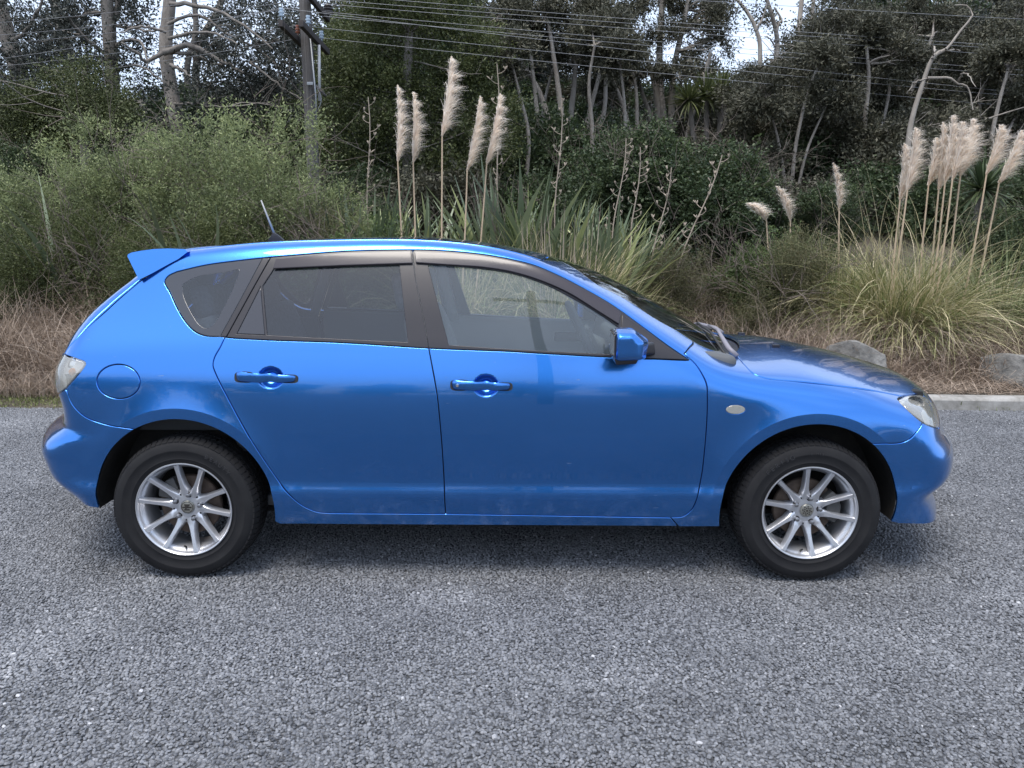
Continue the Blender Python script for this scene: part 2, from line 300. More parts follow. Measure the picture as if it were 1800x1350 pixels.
def leaf_mesh(name,clusters,n,ln,wd,m,seed,up=.3,twig=.28,per=9,shell=.55,gap=.0,droop=0.,flat=1.,vbias=0.,out=1.,clump=11,cf=.72,vz=0.):
    """foliage volume: clusters = [(x,y,z,rx,ry,rz)]; leaves stand on short twigs that point outwards"""
    rs=np.random.default_rng(seed); C=np.array(clusters,float); vol=(C[:,3]*C[:,4]*C[:,5])**(.75); pr=vol/vol.sum()
    nt_=max(1,n//per); k=rs.choice(len(C),nt_,p=pr); u=rs.normal(0,1,(nt_,3)); u/=np.linalg.norm(u,axis=1,keepdims=True)
    rad=(shell+(1-shell)*rs.random(nt_)**.6)*rs.uniform(.82,1.08,nt_)
    if clump:
        K=clump; sub=rs.normal(0,1,(len(C),K,3)); sub/=np.linalg.norm(sub,axis=2,keepdims=True); sub*=rs.uniform(.45,1.0,(len(C),K,1)); j=rs.integers(0,K,nt_)
        loc=rs.normal(0,1,(nt_,3)); loc/=np.linalg.norm(loc,axis=1,keepdims=True); loc*=.30*rs.random(nt_)[:,None]**.5*1.25; q=sub[k,j]+loc; rad=np.linalg.norm(q,axis=1); u=np.where(rs.random(nt_)[:,None]<cf,q/np.maximum(rad[:,None],1e-6),u); cv=rs.normal(0,.10,(len(C),K))[k,j]
    else: cv=0.
    lump=1+.20*np.sin(u[:,0]*7+k*1.7)*np.sin(u[:,1]*6+k)+.16*np.sin(u[:,2]*9+k*2.1+u[:,0]*5)
    B=C[k,:3]+u*C[k,3:6]*(rad*lump)[:,None]
    D=u*out+rs.normal(0,.55,(nt_,3)); D[:,2]+=up; D[:,2]*=flat; D/=np.linalg.norm(D,axis=1,keepdims=True)
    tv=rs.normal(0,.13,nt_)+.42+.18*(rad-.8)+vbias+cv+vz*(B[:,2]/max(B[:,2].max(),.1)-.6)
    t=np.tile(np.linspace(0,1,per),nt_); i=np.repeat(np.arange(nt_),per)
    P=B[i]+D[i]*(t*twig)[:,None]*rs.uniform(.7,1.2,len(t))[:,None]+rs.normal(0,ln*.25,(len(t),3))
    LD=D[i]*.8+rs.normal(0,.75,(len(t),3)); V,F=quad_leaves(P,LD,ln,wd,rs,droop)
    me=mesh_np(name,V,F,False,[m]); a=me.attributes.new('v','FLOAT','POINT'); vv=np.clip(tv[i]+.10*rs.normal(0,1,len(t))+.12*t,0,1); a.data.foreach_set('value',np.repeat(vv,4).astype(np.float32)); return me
def blades(name,n,m,seed,base=(0,0,0),r0=.25,ln=(.8,1.4),wd=.008,lean=(.1,1.2),curl=1.6,seg=6,az=None,ell=1.,vr=(0,1),fold=False,bz_=None,zmin=None):
    """arching grass blades from a tussock; ln range, lean from the vertical (radians at the base), curl bends them over"""
    rs=np.random.default_rng(seed); a=rs.uniform(0,2*np.pi,n) if az is None else az(rs,n); L_=rs.uniform(*ln,n)
    l0=rs.uniform(*lean,n); cu=curl*rs.uniform(.3,1.3,n)*(.3+l0); r=r0*np.sqrt(rs.random(n)); th=a+rs.normal(0,.7,n)
    P=np.stack([base[0]+r*np.cos(th),base[1]+r*np.sin(th)*ell,np.full(n,base[2])],1)
    H=np.stack([np.cos(a),np.sin(a),np.zeros(n)],1); S=np.stack([-np.sin(a),np.cos(a),np.zeros(n)],1)+rs.normal(0,.35,(n,3)); S/=np.linalg.norm(S,axis=1,keepdims=True); tw=rs.normal(0,.22,n)*min(1,curl)
    rows=[]; w0=wd*rs.uniform(.6,1.3,n)
    for k in range(seg+1):
        f=k/seg; ww=w0*np.interp(f,[0,.15,.6,1],[.7,1,.8,.05])
        rows.append((P-S*ww[:,None]*.5,P+S*ww[:,None]*.5))
        ang_=l0+cu*f**1.3; aa=a+tw*f*3; H=np.stack([np.cos(aa),np.sin(aa),np.zeros(n)],1); d=H*np.sin(ang_)[:,None]; d[:,2]=np.cos(ang_); P=P+d*(L_/seg)[:,None]
        if zmin is not None: P[:,2]=np.maximum(P[:,2],zmin+rs.uniform(0,.05,n))
    V=np.stack([q for rw in rows for q in rw],1); nv=2*(seg+1); idx=np.arange(n)[:,None]*nv
    F=np.concatenate([np.concatenate([idx+2*k,idx+2*k+1,idx+2*k+3,idx+2*k+2],1) for k in range(seg)],0)
    me=mesh_np(name,V.reshape(-1,3),F,True,[m]); at=me.attributes.new('v','FLOAT','POINT'); v=rs.uniform(*vr,n)
    fv=np.clip(v[:,None]+np.repeat(np.linspace(-.08,.12,seg+1),2)[None],0,1); at.data.foreach_set('value',fv.ravel().astype(np.float32)); return me
def branches(rs,p0,d0,L0,r0,depth,spread=.6,grav=0.,nseg=6,kids=(3,5),wig=.18,ratio=.62,out=None,tips=None,start=.35,up=0.):
    """recursive limbs; returns list of (pts, radii); tips collects ends"""
    if out is None: out=[]
    p=Vector(p0); d=Vector(d0).normalized(); pts=[p.copy()]; rad=[r0]
    for i in range(nseg):
        d=(d+Vector(rs.normal(0,wig,3))+Vector((0,0,-grav+up))).normalized(); p=p+d*(L0/nseg); pts.append(p.copy()); rad.append(r0*(1-.75*(i+1)/nseg) if depth>0 else r0*(1-.85*(i+1)/nseg))
    out.append((pts,rad))
    if tips is not None and depth<=1: tips.append((pts[-1].copy(),d.copy())); tips.append((pts[len(pts)//2].copy(),d.copy()))
    if depth>0:
        for _ in range(int(rs.integers(kids[0],kids[1]+1))):
            f=rs.uniform(start,1); k=min(int(f*nseg),nseg-1); q=pts[k].lerp(pts[k+1],f*nseg-k); dd=(pts[k+1]-pts[k]).normalized()
            s=Vector(rs.normal(0,1,3)); s=(s-dd*s.dot(dd)).normalized(); nd=(dd*(1-spread)+s*spread+Vector((0,0,.12))).normalized()
            branches(rs,q,nd,L0*ratio*rs.uniform(.7,1.15),max(rad[k]*.55,.004),depth-1,spread,grav,max(3,nseg-1),kids,wig*1.15,ratio,out,tips,.25,up)
    return out
def limb_mesh(name,bl,m,n=6):
    """fast tubes for many limbs"""
    V=[];F=[];b=0; cs=np.cos(np.arange(n)*2*np.pi/n); sn=np.sin(np.arange(n)*2*np.pi/n)
    for pts,rad in bl:
        P=np.array(pts); k=len(P); T=np.gradient(P,axis=0); T/=np.maximum(np.linalg.norm(T,axis=1,keepdims=True),1e-9)
        ref=np.array([0,0,1.]) if abs(T[0,2])<.8 else np.array([1.,0,0]); A=np.cross(T,ref); A/=np.maximum(np.linalg.norm(A,axis=1,keepdims=True),1e-9); Bq=np.cross(T,A)
        R=np.array(rad)[:,None,None]; ring=P[:,None,:]+(A[:,None,:]*cs[None,:,None]+Bq[:,None,:]*sn[None,:,None])*R; V.append(ring.reshape(-1,3))
        i=np.arange(k-1)[:,None]*n; j=np.arange(n)[None]; F.append(np.stack([b+i+j,b+i+(j+1)%n,b+i+n+(j+1)%n,b+i+n+j],-1).reshape(-1,4)); b+=k*n
    return mesh_np(name,np.vstack(V),np.vstack(F),True,[m])
def sx(px,y,py=400):
    t=(675-py)/1340; return .0587+((px-900)/1340-.0058*t)*(y+3.93)/(math.cos(.171)+t*math.sin(.171))     # metres across at depth y for a bearing measured in the photograph
def sz(py,y): # height at depth y for a photograph row
    t=(675-py)/1340; c,s=math.cos(.171),math.sin(.171); return 1.386+(y+3.93)*(t*c-s)/(c+t*s)
def gzs(x,y): return float(gz(x,y))
def place(name,parts,x,y,label,cat_,group=None,rz=0.,sc=1.,dz=-.05,z=None):
    e=empty(name,(x,y,(gzs(x,y) if z is None else z)+dz),rz); e.scale=(sc,sc,sc) if not isinstance(sc,tuple) else sc; tag(e,label,cat_,group)
    for nm,me in parts: obj(nm,me,e)
    return e
def mlimb(nm,bl,m,n=6): return (nm,limb_mesh(nm,bl,m,n))
# ---------------------------------------------------------------- shrubs on the left
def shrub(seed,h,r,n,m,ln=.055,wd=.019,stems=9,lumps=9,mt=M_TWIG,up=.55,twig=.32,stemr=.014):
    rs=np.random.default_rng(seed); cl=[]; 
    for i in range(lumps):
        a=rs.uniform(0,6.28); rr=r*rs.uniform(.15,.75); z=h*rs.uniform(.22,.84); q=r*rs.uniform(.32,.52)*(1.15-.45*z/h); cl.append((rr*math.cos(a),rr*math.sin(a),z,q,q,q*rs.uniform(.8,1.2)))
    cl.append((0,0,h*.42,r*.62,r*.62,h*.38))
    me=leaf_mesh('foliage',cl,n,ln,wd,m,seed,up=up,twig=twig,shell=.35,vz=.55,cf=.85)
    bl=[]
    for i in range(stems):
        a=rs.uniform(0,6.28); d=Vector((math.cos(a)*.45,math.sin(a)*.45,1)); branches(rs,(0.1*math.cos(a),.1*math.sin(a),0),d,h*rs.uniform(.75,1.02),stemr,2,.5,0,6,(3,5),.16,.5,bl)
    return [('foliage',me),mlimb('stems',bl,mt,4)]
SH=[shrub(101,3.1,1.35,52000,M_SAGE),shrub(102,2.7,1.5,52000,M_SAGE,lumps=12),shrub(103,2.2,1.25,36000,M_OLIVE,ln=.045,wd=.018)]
def shr(i,px,y,top,label,rz,cat_='shrub',group='sage green shrubs along the bank',vs=None,wx=1.):
    h=[3.1,2.7,2.2][i]*1.06; x=sx(px,y); g0=gzs(x,y); s=(sz(top,y)-g0)/h
    place('shrub',[(a,b) for a,b in SH[i]],x,y,label,cat_,group,rz,(s*wx,s*wx,s))
shr(0,235,6.9,178,'tall light sage shrub left of the tall bare trunk, its top brightest',.4)
shr(1,440,6.6,182,'wide pale green shrub just left of the wooden pole',2.2)
shr(1,60,6.1,262,'sage shrub at the left edge of the photo, above the dry brown grass',4.0)
shr(0,345,6.2,262,'sage shrub in the middle of the left bank with pale bare twigs over it',1.1)
shr(2,150,5.2,330,'low olive shrub above the rear roof spoiler, left of the strap leaves',.7)
shr(1,505,5.8,300,'thin brownish shrub in front of the foot of the wooden pole',3.3)
shr(2,395,5.0,345,'low olive shrub directly behind the roof aerial',2.9)
shr(2,15,4.7,400,'low dark shrub at the left edge beside dry brown stalks',5.2)
shr(2,265,4.8,372,'low olive shrub behind the rear side window, in shade',1.9)
# dark evergreen mounds behind the flax
EV=[shrub(111,3.0,1.7,42000,M_DKGREEN,ln=.075,wd=.042,lumps=13,up=.1,twig=.22),]
def evs(px,y,top,label,rz,sc=1.):
    x=sx(px,y); s=(sz(top,y)-gzs(x,y))/3.15; place('evergreen_bush',EV[0],x,y,label,'bush','dark rounded evergreen bushes',rz,(s*sc,s*sc,s))
evs(1085,10.2,178,'rounded dark green bush below the thin trunks, behind the flax',.3,1.0)
evs(1235,9.4,205,'largest glossy dark green bush right of the flax',1.5,1.15)
evs(1330,9.9,262,'dark green bush behind the small drooping plume',2.6)
evs(1010,10.8,300,'dark green bush low between the plumes and the flax stalks',4.4)
evs(1440,9.6,300,'shaded dark bush left of the tall plume cluster',5.2)
evs(1790,8.6,330,'dark green bush at the right edge behind the last plumes',.9)
evs(660,9.8,330,'dark shaded bush right of the wooden pole, behind the left plumes',3.6)
evs(30,9.6,215,'yellowish dark bush at the far left below the leaning trunk',2.0)
# scrubby brown-green bushes on the bank between the car and the wood
SC=[shrub(121,1.5,.75,26000,M_SCRUB,ln=.035,wd=.009,lumps=8,up=.9,twig=.26,stemr=.008),shrub(122,1.3,.7,15000,M_BRIGHT,ln=.055,wd=.018,lumps=7,up=.4,twig=.2,stemr=.008)]
def scr(i,px,y,top,label,rz,w=1.):
    x=sx(px,y); s=(sz(top,y)-gzs(x,y))/([1.65,1.42][i]); place('scrub_bush',SC[i],x,y,label,'bush','low scrub on the bank',rz,(s*w,s*w,s))
scr(0,1185,5.6,405,'feathery olive bush right above the windscreen',.2)
scr(0,1265,5.9,455,'brownish scrub behind the far end of the windscreen',1.2,1.2)
scr(0,1385,5.2,380,'feathery upright olive bush left of the big grass clump',2.2)
scr(1,1345,6.0,372,'bright green leafy bush under the small drooping plume',.6)
scr(0,1130,6.4,450,'dull scrub between the flax and the windscreen',3.0,1.2)
scr(1,905,6.0,300,'bright green sprig growing through the flax leaves',1.7,.6)
scr(1,640,5.0,352,'small bright green bush behind the rear door window',.9)
scr(0,560,5.4,340,'thin dry scrub beside the foot of the wooden pole',4.1)
scr(0,1460,6.2,420,'scrub behind the single small upright plume',5.0)
scr(0,1320,4.9,510,'low brown scrub just above the back of the bonnet',2.7,1.4)
# ---------------------------------------------------------------- toetoe clumps with plumes
M_TOE=leafmat('toetoe_blades',[(0,(.09,.11,.036)),(.40,(.20,.235,.085)),(.60,(.32,.32,.14)),(.8,(.53,.46,.27)),(1,(.70,.60,.40))],.45,.2)
M_TOEG=leafmat('toetoe_green_blades',[(0,(.085,.112,.048)),(.6,(.20,.245,.105)),(1,(.44,.41,.22))],.45,.2)
M_DRY=leafmat('dry_grass',[(0,(.15,.115,.085)),(.5,(.36,.285,.225)),(1,(.62,.52,.43))],.8,.15,.1)
M_PLUME=leafmat('plume_silk',[(0,(.86,.74,.62)),(.5,(.96,.88,.79)),(1,(.98,.95,.90))],.8,.5,.05)
M_STEM=leafmat('plume_stem',[(0,(.45,.33,.22)),(1,(.66,.52,.37))],.6,.1)
def stem_mesh(pts,r0,r1):
    me=limb_mesh('stem',[(pts,list(np.linspace(r0,r1,len(pts))))],M_STEM,6); a=me.attributes.new('v','FLOAT','POINT'); a.data.foreach_set('value',np.full(len(me.vertices),.6,np.float32)); return me
def plume_mesh(pts,seed,width,lean,n=1700):
    """feathery head along pts (bottom to top); filaments fall to the side `lean` (wind)"""
    rs=np.random.default_rng(seed); P=np.array(pts,float); t=rs.random(n)**.85; q=t*(len(P)-1); i=np.minimum(q.astype(int),len(P)-2); f=(q-i)[:,None]; B=P[i]*(1-f)+P[i+1]*f; T=P[i+1]-P[i]; T/=np.linalg.norm(T,axis=1,keepdims=True)
    a=rs.uniform(0,2*np.pi,n); prof=np.interp(t,[0,.10,.35,.7,.92,1],[.60,.95,.92,.62,.32,.10])*width*.92*rs.uniform(.35,1.25,n)*(1+.22*np.sin(t*31+seed))
    side=np.stack([np.cos(a)*.62+lean*rs.uniform(.3,1.2,n),np.sin(a)*.7,np.zeros(n)],1)
    B=B+np.stack([np.cos(a),np.sin(a),0*a],1)*(prof*.12)[:,None]
    seg=4; rows=[]; Pq=B.copy(); w0=rs.uniform(.0020,.0042,n)
    tuft=np.sin(t*38+seed)*.5
    for k in range(seg+1):
        f=k/seg; S=np.cross(side,T)+rs.normal(0,.2,(n,3)); S/=np.linalg.norm(S,axis=1,keepdims=True); ww=(w0*np.interp(f,[0,.5,1],[1,.9,.12]))[:,None]
        rows+= [Pq-S*ww,Pq+S*ww]
        d=T*(1.25-1.2*f)+side*(.35+1.0*f+tuft[:,None]*f)+rs.normal(0,.22,(n,3))*f; d[:,2]-=.70*f*f*rs.uniform(.2,1.6,n); d/=np.linalg.norm(d,axis=1,keepdims=True); Pq=Pq+d*(prof*1.35/seg)[:,None]
    V=np.stack(rows,1); nv=2*(seg+1); idx=np.arange(n)[:,None]*nv; F=np.concatenate([np.concatenate([idx+2*k,idx+2*k+1,idx+2*k+3,idx+2*k+2],1) for k in range(seg)],0)
    me=mesh_np('plume',V.reshape(-1,3),F,True,[M_PLUME]); at=me.attributes.new('v','FLOAT','POINT'); v=rs.uniform(.1,.9,n); fv=np.clip(v[:,None]+np.repeat(np.linspace(-.25,.3,seg+1),2)[None],0,1); at.data.foreach_set('value',fv.ravel().astype(np.float32)); return me
def toetoe(name,x,y,blade_meshes,plumes,label,cat_='grass clump',group='tall plumed grass clumps',extra=()):
    e=place(name,blade_meshes,x,y,label,cat_,group,dz=-.02); O=np.array(e.location)
    for k,(pxt,pyt,pxb,pyb,dy,wd,ln_) in enumerate(plumes):
        # head from (pxb,pyb) to (pxt,pyt), stem continues down into the clump
        yy=y+dy; top=np.array([sx(pxt,yy,pyt),yy,sz(pyt,yy)]); bot=np.array([sx(pxb,yy,pyb),yy,sz(pyb,yy)]); foot=np.array([x+(bot[0]-x)*.45,y+dy*.5,gzs(x,y)+.05]); 
        if ln_ is not None: foot[0]=sx(ln_,yy)
        c=lambda t:(1-t)**2*foot+2*t*(1-t)*(np.array([foot[0]*.35+bot[0]*.65,yy,(foot[2]+bot[2])/2]))+t*t*bot
        st=[c(t) for t in np.linspace(0,1,8)]; hd=[bot+(top-bot)*t+np.array([.03*math.sin(t*2.6),0,0]) for t in np.linspace(0,1,8)]
        flower=empty('flower_head',parent=e)
        obj('stem',stem_mesh([p-O for p in st+hd[1:]],.0135,.004),flower)
        rs_=k*13+int(px_seed(pxt)); obj('plume',plume_mesh([p-O for p in hd],rs_,wd,.95 if wd>0 else -.5),flower)
    return e
def px_seed(p): return int(p)%997
def bl(nm,*a,**k): return (nm,blades(nm,*a,**k))
XR,YR=sx(1600,4.9),4.9; XL,YL=sx(800,4.9),4.9
# per plume: top px, bottom px, depth offset, width, foot px
toetoe('toetoe_clump',XR,YR,[
    bl('leaf_blades',1500,M_TOE,31,r0=.34,ln=(.7,1.5),wd=.0095,lean=(.10,1.0),curl=2.6,seg=8,vr=(.0,1.)),
    bl('wild_blades',420,M_TOE,30,r0=.40,ln=(1.2,2.2),wd=.0085,lean=(.05,.8),curl=3.0,seg=10,vr=(.35,1.)),
    bl('skirt_blades',2000,M_TOE,32,r0=.42,ln=(.8,1.5),wd=.008,lean=(.6,1.25),curl=1.5,seg=7,vr=(.15,1.),zmin=-.02),
    bl('dry_thatch',4200,M_DRY,33,r0=.62,ln=(.35,1.0),wd=.006,lean=(.7,1.5),curl=1.3,seg=5,zmin=-.10)],
  [(1607,222,1596,330,-.1,.185,1578),(1588,250,1583,348,.1,.165,1572),(1673,200,1662,318,0,.185,1650),(1656,212,1651,330,.15,.165,1643),(1690,212,1675,312,-.15,.175,1660),(1708,207,1689,305,.05,.185,1672),(1643,240,1633,322,.2,.165,1620),(1757,218,1735,302,-.1,.185,1705),(1793,226,1757,318,.1,.185,1715)],
  'large plumed grass clump on the right with nine tall cream plumes')
toetoe('toetoe_clump',sx(1760,5.3),5.3,[
    bl('leaf_blades',1700,M_TOEG,34,r0=.36,ln=(.9,1.9),wd=.0085,lean=(.2,1.0),curl=2.4,seg=7,vr=(0,1))],[],
  'plumeless green arching grass clump at the right edge')
toetoe('toetoe_clump',sx(1480,5.5),5.5,[
    bl('leaf_blades',1000,M_TOE,35,r0=.3,ln=(.7,1.5),wd=.009,lean=(.05,.9),curl=1.9,seg=6,vr=(0,.85))],
  [(1463,284,1476,366,0,.11,1490)],
  'grass clump with one small upright plume left of the large clump')
toetoe('toetoe_clump',sx(1400,6.6),6.6,[
    bl('leaf_blades',1100,M_TOEG,36,r0=.25,ln=(.7,1.3),wd=.009,lean=(.05,.9),curl=1.4,seg=6,vr=(0,.8))],
  [(1364,326,1390,386,0,.14,1405),(1314,356,1348,386,.1,.15,1370)],
  'grass clump with two short plumes drooping to the left')
toetoe('toetoe_clump',XL,YL,[
    bl('leaf_blades',1000,M_TOE,37,r0=.5,ln=(.8,1.6),wd=.009,lean=(.02,.7),curl=2.8,seg=7,vr=(.1,1.)),
    bl('skirt_blades',1100,M_TOE,38,r0=.5,ln=(.7,1.3),wd=.009,lean=(.5,1.2),curl=1.6,seg=7,vr=(.1,.95),zmin=-.02)],
  [(697,152,700,286,0,.15,715),(725,165,727,288,.12,.15,735),(791,102,778,240,-.1,.19,773),(842,172,822,300,.05,.17,808),(877,166,856,290,.15,.17,828)],
  'plumed grass clump behind the roof with five tall plumes blown right')
toetoe('toetoe_clump',sx(985,4.9),4.9,[
    bl('leaf_blades',2000,M_TOE,39,r0=.5,ln=(.8,1.7),wd=.0085,lean=(.02,.9),curl=2.8,seg=7,vr=(.15,1.)),
    bl('dry_stalks',60,M_PTWIG,40,r0=.45,ln=(1.0,1.75),wd=.014,lean=(.0,.12),curl=.1,seg=4)],[],
  'plumeless grass clump with dry cut stalks seen through the front door glass')
toetoe('toetoe_clump',sx(1075,4.6),4.6,[
    bl('leaf_blades',900,M_TOE,41,r0=.3,ln=(.6,1.2),wd=.008,lean=(.1,1.1),curl=2.0,seg=7,vr=(.3,1.))],[],
  'wispy straw coloured tussock above the top of the windscreen')
# ---------------------------------------------------------------- flax
M_FLAX=leafmat('flax_leaf',[(0,(.062,.085,.048)),(.5,(.14,.18,.105)),(.85,(.25,.30,.18)),(1,(.38,.41,.18))],.38,.12,.5)
def flax(seed,n,h): return [('leaves',blades('leaves',n,M_FLAX,seed,r0=.32,ln=(h*.6,h*1.1),wd=.10,lean=(.03,.55),curl=.75,seg=6,vr=(0,1)))]
FX=[flax(51,130,1.9),flax(52,110,1.8)]
for i,px,y,top,lab,rz in ((0,640,6.0,300,'flax bush with stiff grey green leaves at the left of the plumes',.4),(1,745,6.3,300,'flax bush directly behind the five left plumes',1.9),(0,905,6.2,272,'flax bush with the tallest upright leaves right of the left plumes',3.0),(1,985,6.0,300,'flax bush in the middle of the flax row, right of the tallest leaves',4.2),(0,1060,5.7,340,'flax bush with yellowish leaves leaning right over the windscreen',5.2),(1,590,5.3,370,'low flax bush behind the rear door window',.9),(1,1100,6.6,335,'rearmost flax bush before the dark green bush',2.4)):
    x=sx(px,y); s=(sz(top,y)-gzs(x,y))/1.95; place('flax_bush',FX[i],x,y,lab,'flax','flax bushes in a row on the bank',rz,s)
def bigleaf(px,y,top,n,seed,lab):
    x=sx(px,y); h=sz(top,y)-gzs(x,y); place('flax_bush',[('leaves',blades('leaves',n,M_FLAX,seed,r0=.12,ln=(h*.9,h*1.25),wd=.075,lean=(.05,.35),curl=2.2,seg=9,vr=(.1,.6)))],x,y,lab,'flax','flax bushes in a row on the bank')
bigleaf(335,4.7,345,9,55,'few broad drooping strap leaves among the left shrubs')
bigleaf(110,5.0,330,8,56,'dark broad strap leaves at the left, under the sage shrubs')
bigleaf(440,4.6,400,6,57,'curled strap leaves just behind the roof aerial')
# flax flower stalks (dead) with pods
def stalk(px,y,top,lean,seed,lab,foot=None):
    rs=np.random.default_rng(seed); x=sx(px,y); g0=gzs(x,y); h=sz(top,y)-g0; L_=[]; pts=[]
    for t in np.linspace(0,1,12): pts.append((lean*(t-1)+.03*math.sin(t*9),0,h*t))
    L_.append((pts,list(np.linspace(.014,.006,12)))); pods=[]
    for k in range(13):
        t=.50+.5*k/13; p=np.array([lean*(t-1)+.03*math.sin(t*9),0,h*t]); a=rs.uniform(0,6.28); q=p+np.array([math.cos(a)*.10,math.sin(a)*.08,.05]); L_.append(([p,(p+q)/2+np.array([0,0,-.01]),q],[.005,.004,.004]))
        for z in range(3):
            d=np.array([rs.normal(0,.02),rs.normal(0,.02),.05]); pods.append(([q+d*.1,q+d*.6,q+d],[.004,.009,.003]))
    e=place('flax_stalk',[mlimb('stalk',L_,M_PTWIG,5)]+[mlimb('seed_pods',pods[i*3:i*3+3],M_PTWIG,4) for i in range(13)],x,y,lab,'dead stalk','dead flax flower stalks')
stalk(1120,6.0,250,.1,61,'dead flax stalk with dark pods right of the left plumes')
stalk(983,6.4,165,.06,62,'tall dead flax stalk in front of the thin grey trunks')
stalk(872,6.8,105,-.1,63,'tallest dead flax stalk just right of the left plumes')
stalk(652,6.6,165,.02,64,'dead flax stalk left of the first plume')
stalk(1175,5.6,285,.30,65,'slanting bare stalk leaning right from the flax leaves')
stalk(1262,5.4,262,.75,66,'long bare stalk leaning far right across the dark bush')
stalk(1095,6.3,235,.2,67,'dead flax stalk with reddish pods above the flax row')
# ---------------------------------------------------------------- dry grass and verge (nobody could count it)
def drystuff(name,n,xr,yr,ln,wd,lean,curl,m,seed,label,cat_,vr=(0,1),dens=None,seg=4):
    rs=np.random.default_rng(seed); x=rs.uniform(*xr,n); y=rs.uniform(*yr,n)
    if dens is not None: k=rs.random(n)<dens(x,y); x,y=x[k],y[k]; n=len(x)
    z=gz(x,y)-.01; a=rs.uniform(0,2*np.pi,n); L_=rs.uniform(*ln,n)*(.6+.8*vnoise(x+30,y+30,.5,seed)); l0=rs.uniform(*lean,n); cu=curl*rs.uniform(.2,1.3,n)
    P=np.stack([x,y,z],1); H=np.stack([np.cos(a),np.sin(a),0*a],1); S=np.stack([-np.sin(a),np.cos(a),0*a],1)+rs.normal(0,.4,(n,3)); S/=np.linalg.norm(S,axis=1,keepdims=True); w0=wd*rs.uniform(.6,1.4,n); rows=[]
    for k in range(seg+1):
        f=k/seg; ww=(w0*np.interp(f,[0,.5,1],[1,.8,.1]))[:,None]*.5; rows+=[P-S*ww,P+S*ww]; an=l0+cu*f; d=H*np.sin(an)[:,None]; d[:,2]=np.cos(an); P=P+d*(L_/seg)[:,None]; P[:,2]=np.maximum(P[:,2],z+.01)
    V=np.stack(rows,1); nv=2*(seg+1); idx=np.arange(n)[:,None]*nv; F=np.concatenate([np.concatenate([idx+2*k,idx+2*k+1,idx+2*k+3,idx+2*k+2],1) for k in range(seg)],0)
    me=mesh_np(name,V.reshape(-1,3),F,True,[m]); at=me.attributes.new('v','FLOAT','POINT'); v=rs.uniform(*vr,n)*.7+.3*vnoise(x+9,y+3,.8,seed+1); at.data.foreach_set('value',np.repeat(v,nv).astype(np.float32)); o=obj(name,me); tag(o,label,cat_,kind='stuff'); return o
drystuff('dry_grass',36000,(-9.2,-1.6),(3.15,5.2),(.35,.85),.0075,(.1,1.1),1.6,M_DRY,71,'dry pinkish brown grass behind the rear of the car','dry grass')
drystuff('short_dry_grass',16000,(-6.6,-1.5),(2.95,3.7),(.14,.32),.007,(.0,.9),1.,M_DRY,72,'pale short dry grass strip at the left','dry grass',(.6,1))
drystuff('dry_grass',30000,(-1.8,6.8),(3.5,6.4),(.30,.75),.0075,(.1,1.2),1.6,M_DRY,73,'tangled dry brown grass on the bank above the bonnet','dry grass',(0,.8))
drystuff('dry_litter',15000,(1.5,6.6),(3.05,4.3),(.10,.36),.006,(.7,1.5),.8,M_DRY,74,'matted dead grass litter behind the kerb','grass litter',(.1,.9))
drystuff('bank_undergrowth',16000,(-9,9),(5.6,9.5),(.2,.5),.012,(.1,1.1),1.2,M_SCRUB,75,'dull undergrowth filling the slope before the wood','undergrowth',(0,.8))
M_VERGE=leafmat('verge_grass',[(0,(.09,.12,.03)),(.5,(.19,.24,.07)),(1,(.40,.37,.20))],.6,.2)
drystuff('verge_grass',42000,(-7.5,-1.2),(2.0,3.25),(.03,.08),.007,(.0,1.2),1.,M_VERGE,76,'short green verge grass at the edge of the gravel','grass',dens=lambda x,y:np.clip((y-2.05-.75*vnoise(x+20,y+20,.42,6))*3,0,1),seg=2)
drystuff('kerb_weeds',5200,(1.6,8.0),(2.64,2.85),(.015,.06),.006,(.0,1.3),.8,M_VERGE,77,'small green weeds along the foot of the kerb','weeds',dens=lambda x,y:np.clip((vnoise(x+20,y+20,.35,9)-.35)*2.4+(y-2.78)*5,0,1),seg=2)

